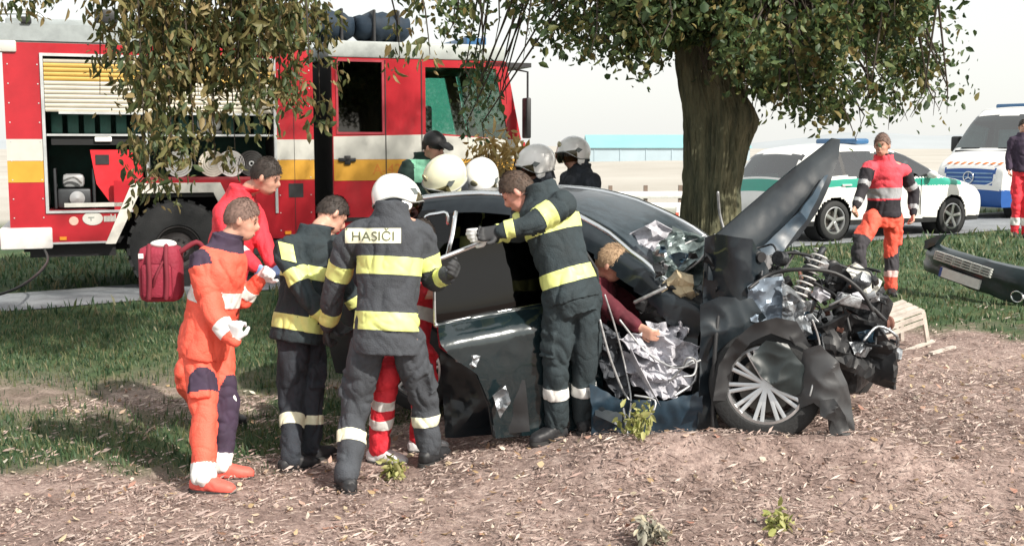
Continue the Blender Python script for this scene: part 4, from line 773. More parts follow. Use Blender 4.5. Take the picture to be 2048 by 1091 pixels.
def bark_mat():
    m = M('bark', (0.10, 0.085, 0.055), 0.95, var=0.5, scale=5, bump=1.0, bscale=18); t = m.node_tree
    mp_ = t.nodes.new('ShaderNodeMapping'); mp_.inputs['Scale'].default_value = (2.2, 2.2, 0.35); tc = [n for n in t.nodes if n.type == 'TEX_COORD'][0]; t.links.new(tc.outputs['Object'], mp_.inputs[0])
    for n in t.nodes:
        if n.type == 'TEX_NOISE': t.links.new(mp_.outputs[0], n.inputs['Vector'])
        if n.type == 'BUMP': n.inputs['Distance'].default_value = 0.05
    for n in t.nodes:
        if n.type == 'VALTORGB': n.color_ramp.elements[0].color = (0.035, 0.045, 0.026, 1); n.color_ramp.elements[1].color = (0.20, 0.19, 0.11, 1)
    return m
BARK = bark_mat()
def trunk_mesh(pts, rads, n=150, rows=170, rough=0.10, burls=()):
    mb = MB(); pts = [V(p) for p in pts]; vs = []
    for i in range(rows + 1):
        t = i / rows * (len(pts) - 1); j = min(int(t), len(pts) - 2); f = t - j; f2 = f
        c = pts[j].lerp(pts[j + 1], f2); r = rads[j] * (1 - f2) + rads[j + 1] * f2
        for k in range(n):
            a = 2 * PI * k / n; d = V((math.cos(a), math.sin(a), 0)); q = V((math.cos(a) * 2.2, math.sin(a) * 2.2, c.z * 0.7))
            rr = r * (1 + rough * noise.noise(q * 1.1) + rough * 0.55 * noise.noise(V((math.cos(a) * 8, math.sin(a) * 8, c.z * 1.8))) + 0.04 * noise.noise(V((math.cos(a) * 20, math.sin(a) * 20, c.z * 5))))
            w2 = noise.noise(V((math.cos(a) * 3, math.sin(a) * 3, c.z * 1.5))) * 1.5; rr += r * 0.075 * (abs(noise.noise(V((math.cos(a) * 11 + w2, math.sin(a) * 11 + w2, c.z * 2.6)))) * 2 - 0.5)
            for bc_, br, ba in burls:
                dd = (c + d * r - bc_).length
                if dd < br: rr += ba * (1 - (dd / br) ** 2) ** 2
            vs.append(c + d * rr)
    mb.add(vs, [(i * n + k, i * n + (k + 1) % n, (i + 1) * n + (k + 1) % n, (i + 1) * n + k) for i in range(rows) for k in range(n)])
    return mb
TY = 10.0; b0 = P(1424, 500, TY); tx = b0.x; tg = gz(tx, TY) - 0.1
t1 = empty('tree', (tx, TY, tg + 0.1)); tag(t1, 'thick old tree with leafy drooping crown standing behind the wreck', 'tree')
def trel(p): return V(p) - V(t1.location)
pz = [P(1424, 640, TY), P(1420, 470, TY), P(1424, 380, TY), P(1432, 300, TY), P(1434, 240, TY), P(1420, 170, TY), P(1416, 120, TY), P(1422, 60, TY), P(1430, 0, TY)]
rad = [0.33, 0.26, 0.235, 0.26, 0.275, 0.255, 0.265, 0.29, 0.27]
mb = trunk_mesh([trel(p) for p in pz], rad, rows=260, burls=[(trel(P(1490, 235, TY - 0.1)), 0.3, 0.07), (trel(P(1370, 262, TY - 0.2)), 0.14, 0.03)]); mb.build('trunk', BARK, t1, 70)
base = P(1428, 30, TY); limbs = []
LT = [((3.6, 9.6, 4.3), 0.17), ((-0.4, 9.4, 4.1), 0.15), ((1.2, 9.0, 5.0), 0.16), ((2.6, 11.6, 5.2), 0.16), ((0.4, 11.2, 4.8), 0.14), ((1.9, 10.2, 6.8), 0.2), ((3.2, 8.8, 3.7), 0.1), ((4.2, 10.6, 4.6), 0.12), ((-1.2, 10.5, 4.6), 0.12)]
rr_ = random.Random(5); lm = MB(); nodes = []
for tgt, r0 in LT:
    a = base + V((rr_.uniform(-.1, .1), rr_.uniform(-.1, .1), rr_.uniform(-0.35, 0.5))); b = V(tgt); mid = a.lerp(b, 0.5) + V((0, 0, 0.35)); pts = [a, a.lerp(mid, 0.5) + V((rr_.uniform(-.1, .1), rr_.uniform(-.1, .1), 0.1)), mid, mid.lerp(b, 0.5) + V((rr_.uniform(-.15, .15), rr_.uniform(-.15, .15), 0.05)), b]
    lm.tube([trel(p) for p in pts], [r0, r0 * 0.8, r0 * 0.6, r0 * 0.4, r0 * 0.15], 10, sub=4)
    for k in range(9): nodes.append(mid.lerp(b, rr_.random()) if k > 2 else a.lerp(mid, rr_.uniform(0.4, 1)))
lm.build('limbs', BARK, t1, 60)
cl = []
def clump(x, y, z, k, s): cl.append(((x, y, z), k, s))
for k in range(105):                              # dense right side, hanging low
    px = rr_.uniform(1490, 1860); py = rr_.uniform(-60, 215); 
    if py > 95 + 105 * math.sin(PI * max(0, min(1, (px - 1430) / 480))) ** 0.6 + 25 * math.sin(px * 0.05): continue
    p = P(px, py, rr_.uniform(8.7, 11.2)); clump(*p, rr_.choice((0.25, 0.45, 0.7)), rr_.uniform(0.8, 1.5))
for k in range(105):                              # dark heart of the crown above the trunk
    px = rr_.uniform(1270, 1800); py = rr_.uniform(-170, 60 + 45 * math.sin(px * 0.03)); p = P(px, py, rr_.uniform(8.6, 11.4)); clump(*p, 0.85, 1.1)
for k in range(30): p = P(rr_.uniform(1400, 1570), rr_.uniform(60, 150), rr_.uniform(9.3, 9.8)); clump(*p, 0.55, 0.8)
for k in range(34): p = P(rr_.uniform(1180, 1345), rr_.uniform(-100, 75), rr_.uniform(9.0, 10.8)); clump(*p, 0.4, 1.1)
for k in range(64):                               # sparse sprays on the left
    px = rr_.uniform(870, 1340); lim = 70 + 150 * math.exp(-((px - 985) / 70) ** 2) + 60 * math.exp(-((px - 1230) / 70) ** 2); py = rr_.uniform(-150, lim); p = P(px, py, rr_.uniform(8.9, 11.0)); clump(*p, 0.2, 0.9)
for k in range(26): px = rr_.uniform(1500, 1900); p = P(px, rr_.uniform(150, 245 - 60 * abs(px - 1690) / 200), rr_.uniform(9.0, 10.8)); clump(*p, 0.12, 1.2)
for k in range(12): p = P(rr_.uniform(930, 1010), rr_.uniform(120, 255), rr_.uniform(10, 11.5)); clump(*p, 0.12, 0.8)
for k in range(170):                              # the crown above the frame
    a = rr_.uniform(0, 2 * PI); q = rr_.random() ** 0.5; zz = rr_.uniform(3.9, 7.2); rad_ = 2.9 * math.sqrt(max(0.05, 1 - ((zz - 5.2) / 3.2) ** 2)); clump(tx + 0.2 + math.cos(a) * q * rad_, TY + math.sin(a) * q * rad_ * 0.9, zz, 0.6, 1.6)
v = leaves([((c[0] - t1.location.x, c[1] - t1.location.y, c[2] - t1.location.z), k, s) for c, k, s in cl], 0.060, 330, 0.29, asp=0.62, rs=3, carve=-0.06)
GRN = LEAF('leaf_green', [(0.03, 0.06, 0.025), (0.055, 0.10, 0.035), (0.085, 0.135, 0.045), (0.14, 0.17, 0.055), (0.22, 0.17, 0.06)], 0.35)
tag(link('crown', leaf_mesh('crown', v), GRN, t1), kind='stuff')
tw = MB()
for c, k, s in cl:
    c = V(c); n0 = min(nodes, key=lambda q: (q - c).length + (1.0 if q.z < c.z - 0.3 else 0)); m_ = n0.lerp(c, 0.5) + V((rr_.uniform(-.1, .1), rr_.uniform(-.1, .1), 0.18)); tw.tube([trel(n0), trel(m_), trel(c), trel(c + V((rr_.uniform(-.12, .12), rr_.uniform(-.12, .12), -0.2)))], [0.018, 0.011, 0.006, 0.002], 5, cap=False)
tag(tw.build('twigs', M('twig', (0.05, 0.04, 0.03), 0.9), t1, 60), kind='stuff')
# second tree, its trunk beyond the left edge, one limb hanging before the fire engine
t2 = empty('tree', (-6.3, 8.6, gz(-6.3, 8.6))); tag(t2, 'roadside tree whose yellowing branch hangs down before the fire engine', 'tree')
o2 = V(t2.location); trunk_mesh([V((0, 0, -0.1)), V((0.05, 0, 1.2)), V((0.1, 0.05, 2.4)), V((0.15, 0.1, 3.6)), V((0.1, 0.1, 4.6))], [0.32, 0.24, 0.22, 0.24, 0.2], rows=50).build('trunk', BARK, t2, 70)
lm = MB(); A = V((-6.2, 8.7, 3.5)); main = [A, V((-5.2, 8.9, 4.05)), V((-4.0, 9.2, 4.2)), V((-2.9, 9.4, 4.05)), V((-1.7, 9.5, 3.7))]; lm.tube([p - o2 for p in main], [0.15, 0.11, 0.08, 0.055, 0.025], 10, sub=5)
for e in ((-7.5, 8.0, 5.6), (-6.0, 9.5, 6.3), (-5.0, 7.6, 5.8), (-7.6, 10, 5.2)): lm.tube([A - o2 + V((0, 0, 0.8)), (A.lerp(V(e), 0.5) + V((0, 0, 0.6))) - o2, V(e) - o2], [0.13, 0.08, 0.03], 9, sub=4)
lm.build('limbs', BARK, t2, 60)
cl2 = []; tw = MB(); drops = [(255, 190, .5), (290, 300, .8), (310, 400, .9), (350, 250, 1), (390, 330, 1.1), (430, 240, 1.1), (470, 300, 1), (520, 250, 1), (560, 180, .9), (600, 190, .8), (640, 235, .6), (330, 150, 1), (480, 150, 1.1), (400, 130, 1.0), (200, 190, .3), (230, 90, .3), (560, 90, .9), (300, 380, .8), (345, 340, .8), (430, 320, .7), (860, 110, .25), (800, 120, .25)]
drops += [(rr_.uniform(260, 640), rr_.uniform(10, 210), rr_.uniform(0.5, 1)) for _ in range(26)] + [(rr_.uniform(40, 620), rr_.uniform(-120, 10), 0.8) for _ in range(26)] + [(rr_.uniform(640, 900), rr_.uniform(-120, -40), 0.35) for _ in range(9)]
tips = []
for px, py, dn in drops:
    Y = rr_.uniform(8.9, 10.2); c = P(px, py, Y); q = min(main, key=lambda m: abs(m.x - c.x) + 0.3 * abs(m.y - c.y)); q = q + V((rr_.uniform(-.2, .2), 0, 0)); tp_ = V((c.x * 0.85 + q.x * 0.15, c.y, max(q.z, c.z) + 0.05)); pts = [q, q.lerp(tp_, 0.6) + V((0, 0, 0.08)), tp_.lerp(c, 0.45), c]; tw.tube([p - o2 for p in pts], [0.02, 0.012, 0.008, 0.003], 5, cap=False, sub=3)
    n = max(2, int((tp_ - c).length / 0.16))
    for i in range(n + 1): w_ = tp_.lerp(c, i / n) if c.z < tp_.z - 0.2 else c; cl2.append((w_ + V((rr_.uniform(-.1, .1), rr_.uniform(-.1, .1), 0)) - o2, 0.35 * dn + 0.12, 0.75)); tips.append(w_)
for k in range(90): a = rr_.uniform(0, 2 * PI); q = 2.6 * rr_.random() ** 0.5; cl2.append((V((math.cos(a) * q, math.sin(a) * q, rr_.uniform(3.8, 7.2))), 0.7, 1.8))
tag(tw.build('twigs', MATS['twig'], t2, 60), kind='stuff')
OLV = LEAF('leaf_olive', [(0.05, 0.085, 0.035), (0.09, 0.12, 0.045), (0.15, 0.155, 0.055), (0.24, 0.20, 0.08), (0.36, 0.27, 0.13)], 0.4)
v = leaves([(tuple(c), k, s) for c, k, s in cl2], 0.08, 88, 0.25, asp=0.42, droop=0.8, rs=8, carve=-0.12); tag(link('crown', leaf_mesh('crown', v), OLV, t2), kind='stuff')
lv = []
for k in range(4): lv.append(leaf_mesh('leaf', leaves([((0, 0, 0), 1, 0.0)], 0.13, 1, 0.01, asp=0.4, droop=1.2, rs=30 + k, jit=0.0)))
for m_ in lv: m_.materials.append(OLV)
for k in range(220):
    o = bpy.data.objects.new('leaf', lv[k % 4]); COL.objects.link(o); o.parent = t2; o.location = rr_.choice(tips) - o2 + V((rr_.uniform(-.16, .16), rr_.uniform(-.2, -.05), rr_.uniform(-.2, .12))); o.rotation_euler = (rr_.uniform(-.6, .6), rr_.uniform(-.6, .6), rr_.uniform(0, 6)); sc_ = rr_.uniform(0.7, 1.2); o.scale = (sc_, sc_, sc_)
# dry shrub before the fire engine
DRY = LEAF('leaf_dry', [(0.35, 0.22, 0.07), (0.52, 0.36, 0.12), (0.6, 0.45, 0.2), (0.42, 0.34, 0.14)], 0.3)
sb = P(985, 470, 11.8); sh = empty('dry_shrub', (sb.x, 11.8, gz(sb.x, 11.8))); tag(sh, 'golden dry shrub growing between the fire engine and the firefighters', 'shrub'); st = MB(); c3 = []
for k in range(26):
    p = P(rr_.uniform(950, 1045), rr_.uniform(285, 420), rr_.uniform(11.5, 12.1)) - V(sh.location); c3.append((tuple(p), 0.6, 0.8)); st.tube([V((rr_.uniform(-.05, .05), rr_.uniform(-.05, .05), -0.05)), V((p.x * 0.5, p.y * 0.5, p.z * 0.6)), p], [0.02, 0.012, 0.004], 5)
st.build('stems', MATS['twig'], sh, 60); tag(link('foliage', leaf_mesh('foliage', leaves(c3, 0.09, 45, 0.2, asp=0.4, rs=12)), DRY, sh), kind='stuff')
# ------------------------------------------------------------------ grass, straw and weeds
def blades(n, xr, yr, hmin, hmax, wd, rs, test, lean=0.5):
    r = np.random.default_rng(rs); out = []; xs_ = r.uniform(*xr, n); ys_ = r.uniform(*yr, n)
    for x, y, a, b, c in zip(xs_, ys_, r.random(n), r.random(n), r.random(n)):
        if not test(x, y, c): continue
        z = gz(x, y) + (bumpy(x, y)) - 0.01; h = hmin + (hmax - hmin) * a * a; an = b * 6.283; dx, dy = math.cos(an), math.sin(an); l = h * lean * (0.3 + c)
        w_ = wd * (0.6 + a); out += [(x - dy * w_, y + dx * w_, z), (x + dy * w_, y - dx * w_, z), (x + dx * l * 0.4 + dy * w_ * .6, y + dy * l * 0.4 - dx * w_ * .6, z + h * 0.65), (x + dx * l, y + dy * l, z + h)]
    return np.array(out)
def on_lane(x, y):
    a, b = lane(x, y); return -0.06 < b < lane_w(a) + 0.06
tg_ = lambda x, y, c: (not on_lane(x, y)) and c < grassy(x, y) ** 1.5 * 1.02 - 0.02
GR = LEAF('grass_blade', [(0.026, 0.058, 0.03), (0.048, 0.098, 0.045), (0.072, 0.13, 0.055), (0.13, 0.155, 0.065), (0.25, 0.22, 0.13)], 0.35)
v = np.concatenate([blades(70000, (-5.8, 0.6), (6.3, 12.6), 0.02, 0.085, 0.0045, 1, tg_), blades(26000, (1.5, 8.0), (8.5, 18.5), 0.02, 0.09, 0.007, 2, tg_), blades(14000, (-8.5, 2), (12.3, 22), 0.04, 0.16, 0.012, 3, tg_), blades(9000, (4, 14), (16, 27), 0.04, 0.16, 0.014, 4, tg_)])
tag(tag(link('grass', quads_mesh('grass', v), GR), 'short rough green grass on the verge beside the lane', 'grass'), kind='stuff')
def straw(n, xr, yr, rs):
    r = np.random.default_rng(rs); out = []
    for x, y, a, b, c, e in zip(r.uniform(*xr, n), r.uniform(*yr, n), r.random(n), r.random(n), r.random(n), r.random(n)):
        if c < grassy(x, y) * 0.93 or e > 0.75 + 1.1 * noise.noise(V((x * 2.2, y * 2.2, 4))) + 0.6 * noise.noise(V((x * 6, y * 6, 4))): continue
        z = gz(x, y) + bumpy(x, y) + 0.006 + 0.014 * e; an = b * 6.283; L = 0.012 + 0.085 * a ** 3; w_ = 0.0015 + 0.004 * e if a > 0.35 else 0.004 + 0.010 * e
        dx, dy = math.cos(an) * L / 2, math.sin(an) * L / 2; px, py = -math.sin(an) * w_, math.cos(an) * w_; tz = (c - 0.4) * L * 0.5 + 0.3 * w_
        out += [(x - dx - px * .4, y - dy - py * .4, z), (x + px, y + py, z + tz * .6 + w_ * .8), (x + dx, y + dy, z + tz), (x - px, y - py, z + tz * .2)]
    return np.array(out)
ST = LEAF('straw', [(0.18, 0.135, 0.12), (0.33, 0.25, 0.225), (0.44, 0.35, 0.31), (0.56, 0.47, 0.41), (0.34, 0.22, 0.19)], 0.15)
v = np.concatenate([straw(95000, (-3.6, 4.6), (4.6, 9.0), 5), straw(14000, (1.5, 6.5), (8.5, 12), 6)])
tag(tag(link('straw_litter', quads_mesh('straw_litter', v), ST), 'dry straw and leaf litter scattered over the brown field', 'straw'), kind='stuff')
r3 = np.random.default_rng(21); lp = []
for _ in range(2600):
    x, y = r3.uniform(-3.6, 5.0), r3.uniform(4.6, 9.5)
    if r3.random() < grassy(x, y) * 0.8: continue
    an = r3.uniform(0, 6.283); L_ = r3.uniform(0.02, 0.055); W_ = L_ * 0.26; z_ = gz(x, y) + bumpy(x, y) + 0.014; d_ = np.array((math.cos(an), math.sin(an), r3.normal() * 0.25)); o_ = np.array((-math.sin(an), math.cos(an), r3.normal() * 0.5)); p_ = np.array((x, y, z_))
    lp += [p_, p_ + d_ * L_ * .3 + o_ * W_, p_ + d_ * L_ * .66 + o_ * W_ * .85, p_ + d_ * L_ + (0, 0, .008), p_ + d_ * L_ * .66 - o_ * W_ * .85, p_ + d_ * L_ * .3 - o_ * W_]
tag(tag(link('fallen_leaves', leaf_mesh('fallen_leaves', np.array(lp)), LEAF('leaf_fallen', [(0.20, 0.11, 0.08), (0.42, 0.30, 0.16), (0.62, 0.55, 0.40), (0.40, 0.20, 0.15), (0.70, 0.66, 0.55)], 0.2)), 'fallen pale and brown leaves lying on the brown field', 'leaves'), kind='stuff')
def weed(px, py, Y, h, n, mat, label, cat='weed'):
    p = P(px, py, Y); o = V((p.x, Y, gh(p.x, Y))); e = empty('weed_plant', o); tag(e, label, cat); st = MB(); c = []
    for k in range(n):
        a = rr_.uniform(0, 6.28); q = V((math.cos(a) * h * 0.5 * rr_.random(), math.sin(a) * h * 0.5 * rr_.random(), h * rr_.uniform(0.5, 1))); st.tube([V((0, 0, -0.02)), q * 0.5 + V((0, 0, 0.02)), q], [0.005, 0.004, 0.002], 5); c += [(tuple(q), 1, 1), (tuple(q * 0.7), 0.7, 1)]
    st.build('stems', mat, e, 60); tag(link('leaves', leaf_mesh('leaves', leaves(c, 0.05, 7, 0.06, asp=0.5, rs=int(px))), mat, e), kind='stuff')
YG = LEAF('leaf_yellowgreen', [(0.22, 0.26, 0.07), (0.35, 0.36, 0.12), (0.45, 0.43, 0.2)], 0.3); GY = LEAF('leaf_grey', [(0.2, 0.2, 0.16), (0.34, 0.33, 0.27), (0.45, 0.4, 0.28)], 0.2)
weed(1278, 870, 6.72, 0.19, 9, YG, 'yellow-green weed growing against the sill of the wreck'); weed(1300, 1040, 5.6, 0.13, 12, GY, 'low grey weed tuft in the open field below the wreck'); weed(1560, 1010, 5.75, 0.06, 9, YG, 'small flat yellowish weed in the field below the wheel'); weed(790, 945, 6.75, 0.10, 10, YG, 'small pale weed at the boots of the firefighter with the lettered back')
# ------------------------------------------------------------------ people
SKIN = M('skin', (0.55, 0.30, 0.22), 0.5, var=0.12, scale=18); SKIN2 = M('skin_flushed', (0.60, 0.28, 0.22), 0.5, var=0.15, scale=18)
HAIR = M('hair_dark', (0.03, 0.022, 0.018), 0.7, var=0.5, scale=40); HAIRG = M('hair_short_brown', (0.17, 0.11, 0.09), 0.8, var=0.4, scale=60); HAIRB = M('hair_brown', (0.07, 0.045, 0.032), 0.7, var=0.5, scale=40)
NAVY = M('cloth_navy', (0.022, 0.027, 0.036), 0.85, var=0.35, scale=7, bump=0.35, bscale=120); NAVG = M('cloth_grey_navy', (0.050, 0.056, 0.066), 0.88, var=0.3, scale=7, bump=0.35, bscale=120); NTEAL = M('cloth_teal', (0.022, 0.034, 0.040), 0.85, var=0.35, scale=7, bump=0.35, bscale=120)
LIME = M('band_lime', (0.70, 0.76, 0.26), 0.5, var=0.10, scale=15); LIMEW = M('band_pale', (0.78, 0.78, 0.58), 0.45, var=0.1, scale=15); WREF = M('band_white', (0.74, 0.74, 0.72), 0.4, var=0.1, scale=15)
ORNG = M('cloth_neon_orange', (0.86, 0.115, 0.07), 0.7, var=0.14, scale=6, bump=0.3, bscale=100); REDJ = M('cloth_red', (0.72, 0.03, 0.05), 0.7, var=0.15, scale=6, bump=0.3, bscale=100); PURP = M('cloth_dark_purple', (0.04, 0.025, 0.05), 0.85, var=0.3)
MARO = M('cloth_maroon', (0.10, 0.012, 0.022), 0.85, var=0.3); BOOT = M('boot_black', (0.02, 0.021, 0.024), 0.55, var=0.4, scale=20); GLW = M('glove_white', (0.70, 0.71, 0.72), 0.6); GLB = M('glove_blue', (0.25, 0.40, 0.72), 0.45); GLK = M('glove_dark', (0.03, 0.032, 0.035), 0.7)
HELW = M('helmet_white', (0.80, 0.80, 0.78), 0.22, var=0.04, coat=0.6); HELC = M('helmet_cream', (0.70, 0.70, 0.50), 0.25, var=0.05, coat=0.5); BADG = M('badge_dark', (0.12, 0.14, 0.14), 0.5); VIS = GLASS('visor_glass', (0.5, 0.45, 0.3), 0.5); EYE = M('eye_dark', (0.03, 0.02, 0.02), 0.2); LIP = M('lips', (0.38, 0.14, 0.12), 0.5)
def segs(J): return [('spine', J['pel'], J['neck'], .17), ('armL1', J['shL'], J['elL'], .07), ('armL2', J['elL'], J['wrL'], .06), ('armR1', J['shR'], J['elR'], .07), ('armR2', J['elR'], J['wrR'], .06), ('legL1', J['hipL'], J['knL'], .09), ('legL2', J['knL'], J['anL'], .075), ('legR1', J['hipR'], J['knR'], .09), ('legR2', J['knR'], J['anR'], .075)]
def paint(o, J, rules, names, base, lift=0.004, fn=None):
    me = o.data; n = len(me.polygons); c = np.empty(n * 3, np.float32); me.polygons.foreach_get('center', c); c = c.reshape(-1, 3).astype(np.float64)
    best = np.full(n, 9.0); bi = np.zeros(n, int); bt = np.zeros(n); S = [s for s in segs(J) if s[0] in names]
    for i, (nm, a, b, r) in enumerate(S):
        a_ = np.array(a - base); d = np.array(b - a); L2 = d @ d; t = ((c - a_) @ d) / L2; tc = np.clip(t, 0 if nm != 'spine' else -.5, 1); q = np.linalg.norm(c - a_ - tc[:, None] * d, axis=1) - r; m = q < best; best[m] = q[m]; bi[m] = i; bt[m] = t[m]
    mi = np.zeros(n, np.int32)
    for i, (nm, a, b, r) in enumerate(S):
        for t0, t1, k in rules.get(nm, ()): mi[(bi == i) & (bt >= t0) & (bt < t1)] = k
    if fn: fn(c, mi, bi, bt, S)
    me.polygons.foreach_set('material_index', mi)
    nl = len(me.loops); lv_ = np.empty(nl, np.int32); me.loops.foreach_get('vertex_index', lv_); lt = np.empty(n, np.int32); me.polygons.foreach_get('loop_total', lt); lf = np.repeat(np.arange(n), lt)
    nv = len(me.vertices); co = np.empty(nv * 3, np.float32); me.vertices.foreach_get('co', co); co = co.reshape(-1, 3)
    lo = np.full(nv, 99); hi = np.full(nv, -1); b0 = np.full(nv, 99); b1 = np.full(nv, -1)
    np.minimum.at(lo, lv_, mi[lf]); np.maximum.at(hi, lv_, mi[lf]); np.minimum.at(b0, lv_, bi[lf]); np.maximum.at(b1, lv_, bi[lf])
    for i, (nm, a, b, r) in enumerate(S):                     # pull the band edges straight
        th = np.array([t for q in rules.get(nm, ()) for t in q[:2]])
        if not len(th): continue
        vi = np.where((lo != hi) & (b0 == i) & (b1 == i))[0]
        if not len(vi): continue
        d_ = np.array(b - a); L_ = np.linalg.norm(d_); t = ((co[vi] - np.array(a - base)) @ d_) / (L_ * L_); k_ = th[np.abs(t[:, None] - th[None, :]).argmin(1)] - t; ok = np.abs(k_) * L_ < 0.013; co[vi[ok]] += (k_[ok, None] * d_[None, :]).astype(np.float32)
    me.vertices.foreach_set('co', co.ravel()); me.update()
    if lift:
        nv = len(me.vertices); co = np.empty(nv * 3, np.float32); nr = np.empty(nv * 3, np.float32); me.vertices.foreach_get('co', co); me.vertices.foreach_get('normal', nr); co = co.reshape(-1, 3); nr = nr.reshape(-1, 3)
        up = {i for p in me.polygons if mi[p.index] == 1 for i in p.vertices}
        if up: ii = np.array(sorted(up)); co[ii] += nr[ii] * lift; me.vertices.foreach_set('co', co.ravel())
    me.update()
def hand(mb, wr, d, n, k=1.0, curl=0.5, thumb=1, infl=0.0):
    d = V(d).normalized(); n = V(n); n = (n - d * n.dot(d)).normalized(); l = d.cross(n)
    mb.loft([(wr - d * .02, l * (.028 + infl) * k, n * (.02 + infl) * k), (wr + d * .03 * k, l * (.038 + infl) * k, n * (.018 + infl) * k), (wr + d * .09 * k, l * (.042 + infl) * k, n * (.015 + infl) * k), (wr + d * .10 * k, l * (.036 + infl) * k, n * (.011 + infl) * k)], 12, 2.6)
    for i, (o, L) in enumerate(((-.032, .066), (-.011, .078), (.011, .073), (.031, .056))):
        p = wr + d * .088 * k + l * o * k; pts = [p - d * .02 * k, p]; a = 0.15
        for s_ in (.45, .32, .23):
            a += curl * (0.9 + 0.1 * i); p = p + (d * math.cos(a) + n * math.sin(a)) * L * s_ * k; pts.append(p)
        mb.tube(pts, [(.0095 + infl) * k, (.0098 + infl) * k, (.009 + infl) * k, (.0085 + infl) * k, (.0075 + infl) * k], 8)
    s = thumb; p = wr + d * .03 * k + l * s * -.03 * k; q = p + (d * .6 + l * s * -.75 + n * .35).normalized() * .04 * k; mb.tube([p, q, q + (d * .85 + l * s * -.2 + n * .5).normalized() * .032 * k], [(.013 + infl) * k, (.0115 + infl) * k, (.009 + infl) * k], 8)
def head_geo(mb, c, f, u, k):
    r = f.cross(u).normalized()
    mb.ell(c + u * .022 * k - f * .008 * k, r * .077 * k, f * .098 * k, u * .112 * k, 20, 14); mb.ell(c - u * .055 * k + f * .032 * k, r * .056 * k, f * .06 * k, u * .06 * k, 16, 10); mb.ell(c - u * .02 * k + f * .045 * k, r * .062 * k, f * .045 * k, u * .06 * k, 16, 10)
    mb.tube([c + f * .085 * k + u * .02 * k, c + f * .104 * k - u * .012 * k, c + f * .098 * k - u * .03 * k], [.008 * k, .014 * k, .011 * k], 8); mb.ell(c + f * .076 * k + u * .03 * k, r * .052 * k, f * .018 * k, u * .012 * k, 12, 8); mb.ell(c - u * .062 * k + f * .085 * k, r * .025 * k, f * .012 * k, u * .009 * k, 10, 6)
    for s in (-1, 1): mb.ell(c + r * s * .08 * k - f * .005 * k, r * .012 * k, f * .018 * k, u * .032 * k, 10, 8)
def hair_geo(c, f, u, k, long_=0.0, seed=0):
    r = f.cross(u).normalized(); mb = MB(); n, m = 56, 34; idx = {}; vs = []; fs = []
    def pt(i, j):
        th = 2 * PI * i / n; ph = PI * j / m; d = V((math.sin(ph) * math.cos(th), math.sin(ph) * math.sin(th), math.cos(ph)))
        sc = 1.07 + 0.05 * noise.noise(V((d.x * 9 + seed, d.y * 9, d.z * 4))) + 0.03 * noise.noise(V((d.x * 25, d.y * 25 + seed, d.z * 8)))
        p = c + u * .022 * k - f * .008 * k + (r * d.y * .079 + f * d.x * .101 + u * d.z * .114) * k * sc; tt = ((d.x + 1) / 2) ** 1.6; th_ = -0.62 - long_ + (1.02 + long_) * tt + 0.05 * noise.noise(V((th * 3, seed, 0)))
        return p, d.z > th_
    for i in range(n):
        for j in range(m):
            q = [(i, j), ((i + 1) % n, j), ((i + 1) % n, j + 1), (i, j + 1)]; ps = [pt(*a) for a in q]
            if not all(p[1] for p in ps): continue
            f_ = []
            for a, p in zip(q, ps):
                if a not in idx: idx[a] = len(vs); vs.append(p[0])
                f_.append(idx[a])
            fs.append(f_)
    mb.add(vs, fs); q_ = random.Random(seed); ce = c + u * .022 * k
    for _ in range(900):                                     # loose strands over the scalp
        p = V(q_.choice(vs)); n_ = (p - ce).normalized(); d_ = (f * q_.uniform(-.7, .5) - u * q_.uniform(.1, .9) + r * q_.uniform(-.5, .5)); d_ = (d_ - n_ * d_.dot(n_)).normalized(); w_ = n_.cross(d_) * .0022; L_ = q_.uniform(.012, .03) * k; p = p + n_ * .001 + w_ * q_.uniform(-3, 3)
        mb.add([p - w_, p + w_, p + d_ * L_ + n_ * q_.uniform(.001, .009)], [(0, 1, 2)])
    return mb
